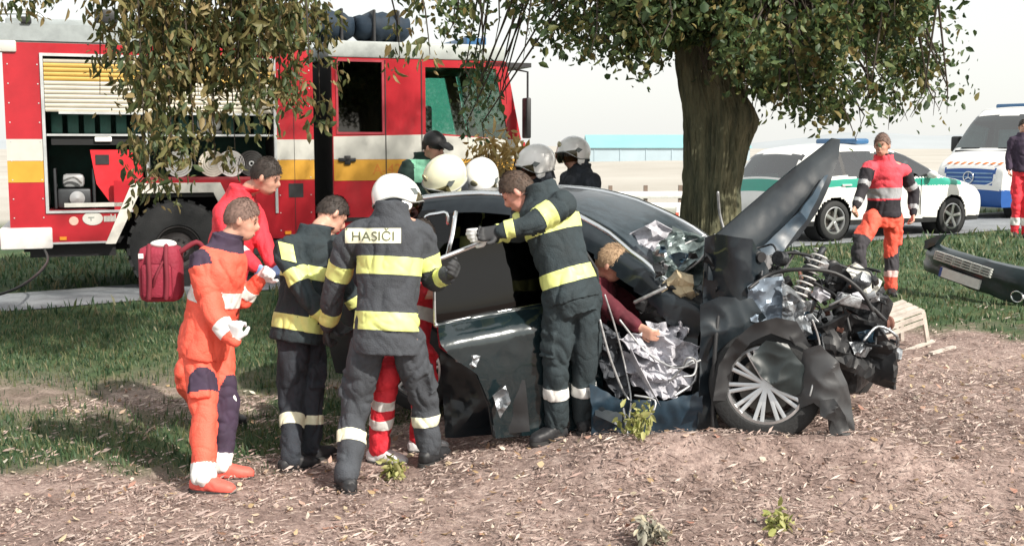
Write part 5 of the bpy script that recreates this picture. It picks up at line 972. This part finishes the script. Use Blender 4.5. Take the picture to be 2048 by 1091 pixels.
def helmet(parent, base, c, f, u, k, mat, visor=True, curtain=True):
    r = f.cross(u).normalized(); o = c + u * .035 * k
    def sp(a, e, s=1.0): return o + (f * math.cos(a) * math.cos(e) * .160 + r * math.sin(a) * math.cos(e) * .133 + u * math.sin(e) * .142) * k * s
    def rim(a): b = abs(a) / PI; return R(4) - R(34) * ss(0.15, 0.5, b) - R(12) * ss(0.6, 1.0, b)
    n, m = 48, 18; vs = []
    for j in range(m + 1):
        for i in range(n):
            a = -PI + 2 * PI * i / n; t = j / m; e = PI / 2 + (rim(a) - PI / 2) * t; s = 1 + 0.05 * max(0, (t - 0.86) / 0.14) ** 1.5 + 0.018 * math.exp(-(math.sin(a) * math.cos(e) / 0.13) ** 2) * (1 - t * 0.5); vs.append(sp(a, e, s))
    for i in range(n): a = -PI + 2 * PI * i / n; vs.append(sp(a, rim(a), 0.93))
    fs = [(j * n + i, j * n + (i + 1) % n, (j + 1) * n + (i + 1) % n, (j + 1) * n + i) for j in range(m + 1) for i in range(n)]
    h = MB().add(vs, fs).build('helmet', mat, parent, 50, off=base)
    for s in (-1, 1):                                        # dark side badge and ear guard
        a0 = s * R(78); e0 = R(4); pts = [sp(a0 + s * da, e0 + de, sc) for sc in (0.995, 1.035) for da, de in ((-.20, 0), (0, .16), (.26, .0), (0, -.16))]
        MB().add(pts, [(0, 1, 2, 3), (7, 6, 5, 4), (0, 4, 5, 1), (1, 5, 6, 2), (2, 6, 7, 3), (3, 7, 4, 0)]).build('side_badge', BADG, h, off=base)
        ear = [sp(s * R(70 + 40 * t), R(-22) , 1.0) for t in (0, .5, 1)]; MB().ell(sp(s * R(88), R(-34), 0.97), f * .04 * k, r * .016 * k, u * .045 * k).build('ear_guard', mat, h, 60, off=base)
    mb = MB().tube([sp(a, rim(a) + R(1.5), 1.055) for a in [-PI + 2 * PI * i / 40 for i in range(41)]], .006 * k, 6, cap=False); mb.build('rim_band', M('rim_grey', (0.3, 0.31, 0.3), 0.5), h, 60, off=base)
    MB().ell(sp(0, R(32), 1.01), r * .028 * k, f * .012 * k, u * .034 * k).build('front_plate', M('badge_gold', (0.45, 0.42, 0.28), 0.35, 0.6), h, 60, off=base)
    if visor:
        na, ne = 24, 8; vs = []
        for j in range(ne + 1):
            for i in range(na + 1): a = R(-72) + R(144) * i / na; e = R(6) - R(38) * j / ne; vs.append(sp(a, e, 1.07 + 0.03 * j / ne))
        MB().add(vs, [(j * (na + 1) + i, j * (na + 1) + i + 1, (j + 1) * (na + 1) + i + 1, (j + 1) * (na + 1) + i) for j in range(ne) for i in range(na)]).build('visor', VIS, h, 60, off=base)
    if curtain:
        na, ne = 26, 6; vs = []
        for j in range(ne + 1):
            for i in range(na + 1): a = R(85) + R(190) * i / na; aa = a if a <= PI else a - 2 * PI; p = sp(aa, rim(aa) + R(4), 0.95); vs.append(p - u * .085 * k * j / ne + (p - o).normalized() * .01 * math.sin(i * 1.3) * j / ne)
        MB().add(vs, [(j * (na + 1) + i, j * (na + 1) + i + 1, (j + 1) * (na + 1) + i + 1, (j + 1) * (na + 1) + i) for j in range(ne) for i in range(na)]).build('neck_curtain', NAVY, h, 60, off=base)
    MB().tube([sp(R(80), R(-38), 0.95), c - u * .10 * k + f * .03 * k, sp(R(-80), R(-38), 0.95)], .006 * k, 6, sub=6).build('chin_strap', BLK, h, 60, off=base)
    return h
PN_ = 0
def person(label, J, f, face, k=1.0, hat=None, hair=None, skin=SKIN, jacket=None, jr={}, trousers=None, tr={}, boots=BOOT, glove=None, vox=0.009, hem=-.2, collar=None, jfn=None, tfn=None, foot=None, baggy=1.0, lower=True, curl=0.5, group=None, jfold=0.009, tfold=0.011, sleeve=1.0):
    global PN_; PN_ += 1; f = V((f[0], f[1], 0)).normalized(); lat = V((f.y, -f.x, 0)); Z = V((0, 0, 1)); J = {a: (P(*b) if isinstance(b, tuple) else b) for a, b in J.items()}
    pel, neck, head = J['pel'], J['neck'], J['head']; sp_ = (neck - pel); L = sp_.length; su = sp_.normalized(); latc = (lat - su * lat.dot(su)).normalized(); fc = su.cross(latc) * -1
    if fc.dot(f) < 0 and abs(fc.dot(f)) > .05: fc = -fc
    J.setdefault('hipR', pel + lat * .092 * k - Z * .02); J.setdefault('hipL', pel - lat * .092 * k - Z * .02); J.setdefault('shR', neck - su * .065 * k + latc * .175 * k); J.setdefault('shL', neck - su * .065 * k - latc * .175 * k)
    for s, sg in (('R', 1), ('L', -1)):
        J.setdefault('el' + s, J['sh' + s] - Z * .29 * k + lat * sg * .05 + f * .02); J.setdefault('wr' + s, J['el' + s] - Z * .24 * k + f * .08)
    fz = []
    if lower:
        for s in 'RL':
            if 'an' + s not in J: q = J['hip' + s]; J['an' + s] = V((q.x, q.y, 0))
            a = J['an' + s]
            if not J.get('free' + s): a.z = gh(a.x, a.y) + .085 * k
            J.setdefault('kn' + s, J['hip' + s].lerp(a, .5) + f * .04)
    base = V((pel.x, pel.y, min([J['anR'].z, J['anL'].z]) - .085 * k)) if lower else V((pel.x, pel.y, pel.z - .15))
    face = V(face).normalized(); u = (head - neck).normalized(); u = (u * 0.5 + Z * 0.5); u = (u - face * u.dot(face)).normalized()
    # bare body, one continuous surface
    mb = MB()
    def tors(tab, ex, ey): return [(pel + sp_ * t, latc.lerp(lat, max(0, .5 - t)).normalized() * (a + ex) * k, fc * (b + ey) * k) for t, a, b in tab]
    mb.loft(tors([(-.16, .10, .09), (0, .155, .11), (.25, .14, .10), (.5, .145, .105), (.75, .165, .115), (.9, .15, .10), (1.0, .07, .07), (1.05, .055, .055)], 0, 0), 18)
    mb.tube([neck - su * .03, neck.lerp(head, .45) - face * .012, head - u * .05 - face * .012], [.062 * k, .056 * k, .055 * k], 14); head_geo(mb, head, face, u, k)
    for s, sg in (('R', 1), ('L', -1)):
        mb.tube([neck - su * .05 + latc * sg * .07 * k, J['sh' + s], J['sh' + s].lerp(J['el' + s], .5), J['el' + s], J['el' + s].lerp(J['wr' + s], .4), J['wr' + s]], [.06 * k, .062 * k, .05 * k, .042 * k, .042 * k, .028 * k], 12, sub=2)
        d = J['wr' + s] - J['el' + s]; d = V(J['hd' + s]) if ('hd' + s) in J else d
        nrm = V(J['hn' + s]) if ('hn' + s) in J else (f * 0.4 - lat * sg)
        if not glove: hand(mb, J['wr' + s], d, nrm, k, curl, sg)
        if lower:
            a = J['an' + s]; ft = V(foot[s]) if foot and s in foot else f; ft.z = 0; ft.normalize()
            mb.tube([J['hip' + s] + Z * .04, J['hip' + s].lerp(J['kn' + s], .45), J['kn' + s], J['kn' + s].lerp(a, .35), a], [.088 * k, .078 * k, .055 * k, .054 * k, .036 * k], 12, sub=2)
            mb.tube([a - Z * .035 - ft * .03, a - Z * .045 + ft * .06, a - Z * .055 + ft * .14], [.035 * k, .035 * k, .026 * k], 10)
    me = remesh(mb, .0075 if not glove else .0085, 1, off=base); body = link('person', me, skin); body.location = base; tag(body, label, 'person', group)
    MB().ell(head + face * .086 * k + u * .012 * k + face.cross(u) * .031 * k, face * .004 * k, face.cross(u) * .011 * k, u * .0045 * k, 8, 6).ell(head + face * .086 * k + u * .012 * k - face.cross(u) * .031 * k, face * .004 * k, face.cross(u) * .011 * k, u * .0045 * k, 8, 6).build('eyes', EYE, body, 60, off=base)
    MB().ell(head - u * .06 * k + face * .092 * k, face * .007 * k, face.cross(u) * .022 * k, u * .006 * k, 10, 6).build('mouth', LIP, body, 60, off=base)
    hm_ = hair or HAIRB
    MB().tube([head + face * .085 * k + u * .036 * k + face.cross(u) * x * k for x in (-.048, -.03, -.014)], .004 * k, 6).tube([head + face * .085 * k + u * .036 * k + face.cross(u) * x * k for x in (.014, .03, .048)], .004 * k, 6).build('eyebrows', hm_, body, 60, off=base)
    hair_geo(head, face, u, k, 0.0, PN_).build('hair', hm_, body, 70, off=base)
    if hat: hat(body, base, head, face, u, k)
    bg_ = baggy
    if jacket:
        mb = MB(); tab = [(hem, .158, .125), (hem + .1, .165, .13), (0, .16, .128), (.25, .148, .12), (.5, .156, .122), (.75, .172, .13), (.9, .155, .112), (1.0, .085, .08), (1.07, .072, .072), (1.12, .07, .07)]
        mb.loft(tors(tab, .035 * bg_, .032 * bg_), 22)
        for s, sg in (('R', 1), ('L', -1)):
            w_ = J['el' + s].lerp(J['wr' + s], .97 * sleeve); mb.tube([neck - su * .085 * k + latc * sg * .06 * k, J['sh' + s] - su * .005, J['sh' + s].lerp(J['el' + s], .5), J['el' + s], J['el' + s].lerp(w_, .5), w_], [.085 * k, .09 * k * bg_, .077 * k * bg_, .068 * k * bg_, .062 * k * bg_, .05 * k * bg_], 14, sub=3, cap=True)
        o = link('jacket', remesh(mb, vox, 3, jfold, 8.5, PN_, off=base), jacket, body); paint(o, J, jr, ('spine', 'armL1', 'armL2', 'armR1', 'armR2'), base, fn=jfn)
        if collar: MB().loft([(neck + su * .0, latc * .095 * k, fc * .09 * k), (neck + su * .05, latc * .088 * k, fc * .085 * k), (neck + (head - neck) * .5, latc * .082 * k, fc * .08 * k)], 18).build('collar', collar, body, 60, off=base)
    if trousers and lower:
        mb = MB(); mb.loft(tors([(-.2, .11, .10), (-.08, .155, .12), (.05, .155, .115), (.22, .14, .105)], .028, .028), 20)
        for s in 'RL': a = J['an' + s] - Z * .01; mb.tube([J['hip' + s] + Z * .03, J['hip' + s].lerp(J['kn' + s], .4), J['kn' + s], J['kn' + s].lerp(a, .45), a + Z * .02], [.108 * k, .102 * k * bg_, .086 * k * bg_, .082 * k * bg_, .074 * k * bg_], 16, sub=3)
        for s in 'RL':
            q = J['hip' + s].lerp(J['kn' + s], .62); ax_ = (J['kn' + s] - J['hip' + s]).normalized(); sg = 1 if s == 'R' else -1; nn_ = (lat * sg - ax_ * (lat * sg).dot(ax_)).normalized(); dd_ = ax_.cross(nn_); mb.loft([(q - ax_ * .085 * k + nn_ * .085 * k, dd_ * .06 * k, nn_ * .028), (q + ax_ * .075 * k + nn_ * .082 * k, dd_ * .062 * k, nn_ * .03)], 12, 4)
        o = link('trousers', remesh(mb, vox, 3, tfold, 9.5, PN_ + 40, zmin=min(J['anR'].z, J['anL'].z) - .06, off=base), trousers, body); paint(o, J, tr, ('spine', 'legL1', 'legL2', 'legR1', 'legR2'), base, fn=tfn)
    if boots and lower:
        for s in 'RL':
            a = J['an' + s]; ft = V(foot[s]) if foot and s in foot else f; ft.z = 0; ft.normalize(); sd_ = V((-ft.y, ft.x, 0)); sh_ = (J['kn' + s] - a).normalized(); mb = MB(); mb.tube([a + sh_ * .14 * k, a + sh_ * .04 * k, a - Z * .03 * k], [.056 * k, .054 * k, .05 * k], 14)
            mb.loft([(a - ft * .085 * k - Z * .045 * k, sd_ * .026 * k, Z * .03 * k), (a - ft * .06 * k - Z * .04 * k, sd_ * .044 * k, Z * .045 * k), (a + ft * .03 * k - Z * .035 * k, sd_ * .048 * k, Z * .055 * k), (a + ft * .11 * k - Z * .048 * k, sd_ * .053 * k, Z * .040 * k), (a + ft * .175 * k - Z * .055 * k, sd_ * .046 * k, Z * .032 * k), (a + ft * .205 * k - Z * .062 * k, sd_ * .024 * k, Z * .02 * k)], 16, 2.8)
            bt_ = link('boot', remesh(mb, .009, 2, .003, 16, PN_, zmin=a.z - .092 * k, off=base), boots, body)
            s_l = MB().loft([(a + ft * .058 * k - Z * .094 * k, ft * .152 * k, sd_ * .056 * k), (a + ft * .058 * k - Z * .072 * k, ft * .15 * k, sd_ * .055 * k)], 24, 2.6); s_l.build('sole', M('sole_dark', (0.03, 0.03, 0.03), .8), bt_, 40, off=base)
    if glove:
        for s, sg in (('R', 1), ('L', -1)):
            mb = MB(); d = V(J['hd' + s]) if ('hd' + s) in J else J['wr' + s] - J['el' + s]; nrm = V(J['hn' + s]) if ('hn' + s) in J else (f * 0.4 - lat * sg); g_ = glove[s] if isinstance(glove, dict) else glove
            mb.tube([J['wr' + s] - (J['wr' + s] - J['el' + s]).normalized() * .07, J['wr' + s]], [.043 * k, .036 * k], 12); hand(mb, J['wr' + s], d, nrm, k * 1.05, curl, sg, .003); link('glove', remesh(mb, .006, 1, off=base), g_, body)
    return body, base, J
HW = lambda b, o, c, f, u, k: helmet(b, o, c, f, u, k, HELW); HCr = lambda b, o, c, f, u, k: helmet(b, o, c, f, u, k, HELC)
def cap_hat(b, o, c, f, u, k):
    r = f.cross(u).normalized(); e = MB(); e.ell(c + u * .06 * k - f * .005, r * .092 * k, f * .112 * k, u * .085 * k, 24, 14); h = e.build('cap', BLK, b, 60, off=o); MB().loft([(c + f * .09 * k + u * .075 * k, r * .075 * k, u * .008), (c + f * .15 * k + u * .062 * k, r * .07 * k, u * .006), (c + f * .185 * k + u * .048 * k, r * .035 * k, u * .005)], 14).build('peak', BLK, h, 60, off=o)
FJ = dict(spine=[(-.09, .13, 1), (.50, .68, 1)], armL1=[(.45, .75, 1)], armR1=[(.45, .75, 1)], armL2=[(.50, .82, 1)], armR2=[(.50, .82, 1)])
FT = dict(legL2=[(.30, .50, 1)], legR2=[(.30, .50, 1)])

# 1 the firefighter with the lettered back
J4 = dict(pel=(772, 655, 6.80), neck=(783, 432, 6.90), head=(792, 405, 7.05), shL=(702, 478, 6.9), shR=(842, 470, 6.95), elL=(668, 580, 7.0), wrL=(655, 655, 7.15), elR=(866, 560, 6.98), wrR=(898, 548, 6.80), knL=(708, 825, 6.85), anL=(695, 950, 6.62), knR=(848, 800, 6.95), anR=(858, 890, 6.95), hipL=(738, 690, 6.8), hipR=(815, 690, 6.8))
b4, o4, _ = person('firefighter in white helmet with HASICI across the back of a dark banded coat', J4, (0.25, 1.0), (0.75, 0.55, -0.45), 1.03, HW, HAIR, jacket=[NAVG, LIME], jr=dict(FJ, spine=[(-.02, .14, 1), (.47, .63, 1)]), trousers=[NAVG, LIMEW], tr=FT, glove=GLK, hem=-.24, foot=dict(L=(-.35, .9, 0), R=(.5, .9, 0)), curl=.6, collar=NAVY)
jk = [c for c in b4.children if c.name.startswith('jacket')][0]; bv = BVHTree.FromPolygons([q.co for q in jk.data.vertices], [p.vertices for p in jk.data.polygons])
def proj(x, y, off):
    a = P(x, y, 5.5) - o4; d = (P(x, y, 8) - P(x, y, 5.5)).normalized(); h = bv.ray_cast(a, d); q = h[0] if h[0] else a + d * 1.3; return q - d * off
nx_, ny_ = 24, 8; vs = [proj(690 + 112 * i / nx_, 456 + 30 * j / ny_, .005) for j in range(ny_ + 1) for i in range(nx_ + 1)]
pa_ = MB().add(vs, [(j * (nx_ + 1) + i, j * (nx_ + 1) + i + 1, (j + 1) * (nx_ + 1) + i + 1, (j + 1) * (nx_ + 1) + i) for j in range(ny_) for i in range(nx_)]).build('back_patch', LIMEW, b4, 60)
tm = text_mesh('HASIČI', 26, 0.0)
xs_ = [q.co.x for q in tm.vertices]; sx_ = 84 / (max(xs_) - min(xs_))
for q in tm.vertices: q.co = proj(746 + q.co.x * sx_, 473 - q.co.y * 1.0, .009)
link('lettering', tm, M('letter_dark', (0.10, 0.11, 0.06), 0.7), b4)
# 2 bareheaded firefighter bending beside him
b3, o3, _ = person('dark-haired firefighter without helmet bending beside the one with the lettered back', dict(pel=(598, 640, 7.35), neck=(628, 472, 7.45), head=(664, 432, 7.6), shL=(572, 500, 7.25), shR=(672, 490, 7.65), elL=(610, 590, 7.15), wrL=(662, 640, 7.2), elR=(690, 570, 7.6), wrR=(720, 620, 7.6), knL=(585, 800, 7.3), anL=(582, 915, 7.05), knR=(622, 800, 7.35), anR=(618, 890, 7.3), hipL=(585, 680, 7.3), hipR=(620, 680, 7.45)), (0.75, 0.65), (0.75, 0.3, -0.62), 1.0, None, HAIR, jacket=[NTEAL, LIME], jr=dict(FJ, spine=[(-.12, .05, 1), (.48, .64, 1)]), trousers=[NAVY, LIMEW], tr=FT, glove=GLK, hem=-.26, collar=NAVY)
jk3 = [c for c in b3.children if c.name.startswith('jacket')][0]; bv3 = BVHTree.FromPolygons([q.co for q in jk3.data.vertices], [p.vertices for p in jk3.data.polygons]); vs = []
for j in range(7):
    for i in range(7):
        x, y = 556 + 30 * i / 6 + j * 1.2, 482 + 36 * j / 6 + i * 1.2; a_ = P(x, y, 6) - o3; d_ = (P(x, y, 8) - P(x, y, 6)).normalized(); h_ = bv3.ray_cast(a_, d_); vs.append((h_[0] if h_[0] else a_ + d_ * 1.25) - d_ * .005)
if max((p - q).length for p, q in zip(vs, vs[1:])) < .3: MB().add(vs, [(j * 7 + i, j * 7 + i + 1, (j + 1) * 7 + i + 1, (j + 1) * 7 + i) for j in range(6) for i in range(6)]).build('shoulder_patch', LIME, b3, 60)
# 3 firefighter leaning over the door
person('brown-haired bareheaded firefighter leaning over the open car door', dict(pel=(1146, 592, 7.0), neck=(1085, 392, 7.12), head=(1036, 385, 7.15), shL=(1050, 420, 7.25), shR=(1125, 408, 6.95), elL=(1045, 462, 7.1), wrL=(982, 468, 7.0), elR=(1058, 450, 6.85), wrR=(1000, 462, 6.85), knL=(1112, 735, 7.0), anL=(1112, 850, 7.08), knR=(1168, 735, 7.08), anR=(1168, 850, 7.15), hipL=(1118, 605, 6.98), hipR=(1172, 605, 7.02)), (-0.75, 0.65), (-0.75, 0.1, -0.62), 1.0, None, HAIRB, skin=SKIN2, jacket=[NTEAL, LIME], jr=dict(FJ, spine=[(.12, .26, 1), (.62, .76, 1)], armR1=[(.35, .7, 1)]), trousers=[NTEAL, WREF], tr=FT, glove=dict(L=GLW, R=GLK), hem=-.06, foot=dict(L=(-.6, -.5, 0), R=(.1, .9, 0)), collar=NAVY)
# 4 left paramedic in neon orange
def pfn(c, mi, bi, bt, S):
    nm = [s[0] for s in S]
    m = np.array([nm[i] == 'spine' for i in bi]) & (bt > .97); mi[m] = 2
    m = np.array([nm[i] in ('armR1', 'armL1') for i in bi]) & (bt < .12); mi[m] = 2
def ptf(c, mi, bi, bt, S):
    nm = np.array([s[0] for s in S])[bi]; mi[(nm == 'legR1') & (bt > .05) & (bt < .72)] = 2; mi[(nm == 'legL2') | (nm == 'legL1')] = 2; mi[(nm == 'legL1') & (bt < .55)] = 0
    for q in ('legL2', 'legR2'): mi[(nm == q) & (bt > .80)] = 1
b1, o1, j1 = person('paramedic in neon orange suit and orange boots standing beside the red backpack', dict(pel=(410, 680, 6.95), neck=(452, 492, 6.98), head=(484, 442, 7.0), shR=(405, 520, 6.85), shL=(452, 515, 7.2), elR=(425, 628, 6.78), wrR=(470, 680, 6.72), elL=(480, 600, 7.15), wrL=(520, 560, 7.1), knR=(408, 820, 6.78), anR=(406, 950, 6.62), knL=(452, 805, 6.95), anL=(440, 935, 6.85), hipR=(400, 700, 6.9), hipL=(430, 700, 7.05), hdR=(.8, -.1, -.5)), (1.0, 0.05), (1.0, 0.05, -0.28), 1.0, None, HAIRG, jacket=[ORNG, WREF, PURP], jr=dict(spine=[(.40, .56, 1)], armR2=[(.35, .75, 1)], armL2=[(.3, .6, 1)]), jfn=pfn, trousers=[ORNG, WREF, PURP], tr={}, tfn=ptf, boots=M('boot_orange', (0.75, 0.12, 0.09), 0.6), glove=GLW, hem=-.16, collar=PURP, foot=dict(R=(1, -.25, 0), L=(1, .1, 0)), curl=1.0)
MB().ell(P(462, 800, 6.92) - o1, (0.035, 0, 0), (0, 0.01, 0), (0, 0, 0.045)).build('knee_patch', WREF, b1, 60)
# red medical backpack on his back
bp_ = P(322, 543, 7.0); bk = empty('medical_backpack', bp_ - V((0, 0, .18)), R(8)); tag(bk, 'dark red medical backpack with white top carried behind the orange paramedic', 'backpack')
BR = M('bag_red', (0.24, 0.016, 0.038), 0.75, var=0.25, bump=0.3, bscale=70); BRD = M('bag_strap', (0.16, 0.012, 0.025), 0.8)
MB().box(-.125, .125, -.09, .12, 0, .34, bev=.045).build('body', BR, bk, 45); MB().box(-.10, .08, -.125, -.085, .03, .24, bev=.025).build('front_pocket', BR, bk, 45)
for x in (-.055, .045): MB().tube([V((x, -.13, .03)), V((x + .01, -.135, .14)), V((x + .005, -.12, .26)), V((x, -.06, .345))], .014, 8, sub=4).build('strap', BRD, bk, 60)
MB().tube([V((-.03, -.12, .1)), V((-.005, -.15, .17)), V((.03, -.12, .25))], .008, 8, sub=4).build('handle', BRD, bk, 60); MB().ell((.02, 0, .35), (.08, 0, 0), (0, .07, 0), (0, 0, .028)).build('top_flap', WREF, bk, 60)
for x in (-.1, ): MB().box(x - .015, x + .015, -.1, -.085, .27, .3, bev=.004).build('buckle', WREF, bk)
MB().tube([V((.12, -.03, .3)), V((.22, -.02, .36)), V((.27, 0, .30))], .016, 8, sub=4).build('shoulder_strap', BRD, bk, 60)
# 5 paramedic in red behind
person('paramedic in red jacket with blue gloves standing between the orange paramedic and the fire engine', dict(pel=(445, 585, 8.1), neck=(482, 395, 8.05), head=(532, 355, 8.0), shR=(450, 425, 7.9), shL=(500, 420, 8.25), elR=(470, 500, 7.75), wrR=(512, 535, 7.65), elL=(530, 490, 8.1), wrL=(545, 530, 8.0), knR=(372, 748, 7.95), anR=(412, 870, 8.1), knL=(440, 740, 8.2), anL=(440, 880, 8.3)), (1, -.1), (0.95, -.1, -.4), 1.0, None, HAIR, jacket=[REDJ, WREF, PURP], jr=dict(spine=[(.30, .38, 1)], armR2=[(.2, .45, 1)]), trousers=[ORNG, WREF], tr={}, boots=BOOT, glove=GLB, hem=-.12, collar=REDJ)
# 6 crouching paramedic by the car
person('paramedic in red trousers and white shoes crouching behind the firefighter with the lettered back', dict(pel=(805, 690, 7.25), neck=(838, 520, 7.4), head=(845, 478, 7.5), knL=(775, 735, 6.98), anL=(757, 868, 7.12), knR=(850, 730, 7.1), anR=(840, 868, 7.3), elR=(880, 600, 7.35), wrR=(905, 570, 7.4), elL=(790, 600, 7.3), wrL=(850, 590, 7.2)), (0.6, 0.8), (0.5, .8, -.2), .96, None, HAIR, jacket=[REDJ, WREF], jr=dict(spine=[(.3, .45, 1)]), trousers=[REDJ, WREF], tr=dict(legL2=[(.34, .46, 1), (.58, .70, 1)], legR2=[(.34, .46, 1), (.58, .70, 1)]), boots=M('shoe_white', (0.65, 0.65, 0.66), 0.6), hem=-.05, foot=dict(L=(.85, -.3, 0), R=(.8, .3, 0)))
# 7-11 helpers on the far side of the car
person('officer in dark cap and green vest standing behind the cream helmet', dict(pel=(850, 470, 10.2), neck=(850, 322, 10.2), head=(868, 295, 10.1)), (0.6, -0.8), (.75, -.5, -.35), 1.0, cap_hat, HAIR, jacket=[M('cloth_dark_green', (0.012, 0.035, 0.028), .8), M('vest_mint', (0.25, 0.62, 0.42), .7)], jr=dict(spine=[(.72, 1.02, 1)]), trousers=[NAVY], vox=.013)
person('firefighter in cream helmet bowing over the car roof', dict(pel=(915, 520, 9.35), neck=(908, 392, 9.15), head=(893, 358, 8.95), elR=(880, 450, 8.9), elL=(940, 440, 8.9)), (-.35, -.95), (-.85, -.35, -.62), 1.12, HCr, HAIR, jacket=[NAVY, LIME], jr=FJ, trousers=[NAVY, LIMEW], tr=FT, vox=.013, glove=GLK)
person('firefighter in white helmet bowing beside the cream helmet', dict(pel=(985, 530, 9.6), neck=(975, 395, 9.4), head=(963, 362, 9.2)), (-.1, -1), (-.25, -.75, -.75), 1.08, HW, HAIR, jacket=[NAVY, LIME], jr=FJ, trousers=[NAVY, LIMEW], tr=FT, vox=.013, glove=GLK)
person('firefighter in white helmet looking toward the fire engine, beside the dry shrub', dict(pel=(1085, 510, 9.9), neck=(1082, 365, 9.85), head=(1074, 332, 9.8)), (-1, -.2), (-.95, -.15, -.25), 1.06, HW, HAIR, jacket=[NAVY, LIME], jr=FJ, trousers=[NAVY, LIMEW], tr=FT, vox=.013, glove=GLK)
person('firefighter in white helmet and plain dark coat with raised collar, behind the windscreen', dict(pel=(1158, 500, 10.2), neck=(1160, 345, 10.2), head=(1148, 312, 10.2)), (-.8, -.5), (-.85, -.5, -.1), 1.0, HW, HAIR, jacket=[NAVY, LIME], jr=dict(armL2=[(.5, .8, 1)]), trousers=[NAVY, LIMEW], tr=FT, vox=.013, glove=GLK, collar=NAVY)
# 12 paramedic on the verge
def rfn(c, mi, bi, bt, S):
    nm = np.array([s[0] for s in S])[bi]; mi[np.isin(nm, ['armL1', 'armR1', 'armL2', 'armR2'])] = 2; mi[(nm == 'spine') & (bt < .30)] = 2
    for q in ('armL1', 'armR1'): mi[(nm == q) & (bt < .12)] = 0; mi[(nm == q) & (bt > .62) & (bt < .82)] = 3
    for q in ('armL2', 'armR2'): mi[(nm == q) & (bt > .6) & (bt < .8)] = 3
    mi[(nm == 'spine') & (bt > .33) & (bt < .52)] = 3
def rtf(c, mi, bi, bt, S):
    nm = np.array([s[0] for s in S])[bi]; 
    for q in ('legL', 'legR'): mi[(nm == q + '1') & (bt > .72)] = 2; mi[(nm == q + '2') & (bt < .58)] = 2; mi[(nm == q + '2') & (bt > .58) & (bt < .72)] = 1
    
person('paramedic in red and black suit walking on the grass before the police car', dict(pel=(1768, 432, 12.8), neck=(1768, 322, 12.8), head=(1764, 292, 12.75), shR=(1737, 336, 12.75), shL=(1806, 342, 12.85), elR=(1724, 380, 12.65), wrR=(1712, 412, 12.55), elL=(1828, 385, 12.9), wrL=(1826, 428, 12.8), knR=(1720, 492, 12.6), anR=(1716, 560, 12.6), knL=(1783, 495, 12.85), anL=(1782, 575, 12.8), hipR=(1745, 442, 12.75), hipL=(1788, 442, 12.85)), (-.35, -.95), (-.55, -.8, -.05), 1.0, None, HAIRG, jacket=[M('cloth_pinkred', (0.82, 0.07, 0.10), .7, bump=.3, bscale=100), WREF, M('cloth_black', (0.02, 0.018, 0.024), .85), M('band_grey', (0.35, 0.36, 0.38), .5)], jfn=rfn, trousers=[ORNG, M('band_pink', (0.75, 0.5, 0.48), .5), M('cloth_charcoal', (0.045, 0.042, 0.05), .85)], tfn=rtf, vox=.012, hem=-.02, foot=dict(R=(-.5, -.8, 0), L=(-.1, -1, 0)), collar=MATS['cloth_black'])
# 13 figure at the right edge
person('person in dark top and red trousers standing beside the van', dict(pel=(2046, 340, 20.0), neck=(2046, 272, 20.0), head=(2047, 255, 20.0)), (-.3, -1), (-.2, -1, 0), .95, None, HAIR, jacket=[PURP, WREF], trousers=[REDJ, WREF], tr=dict(legL2=[(.5, .75, 1)], legR2=[(.5, .75, 1)]), vox=.015, hem=-.05)
# 14 the occupant in the front seat
person('seated car occupant in a maroon sweater with one arm at the sill', dict(pel=(1150, 690, 7.75), neck=(1195, 560, 7.6), head=(1222, 528, 7.52), shR=(1188, 590, 7.4), shL=(1215, 580, 7.85), elR=(1238, 628, 7.22), wrR=(1280, 655, 7.12), elL=(1270, 620, 7.8), wrL=(1310, 640, 7.7), knR=(1290, 720, 7.5), anR=(1340, 800, 7.4), knL=(1300, 710, 7.8), anL=(1340, 790, 7.7), freeR=1, freeL=1), (.88, -.47), (.85, -.3, -.4), .97, None, M('hair_fair', (0.35, 0.24, 0.15), .8), jacket=[MARO], trousers=[NAVY], hem=-.05, sleeve=.9)
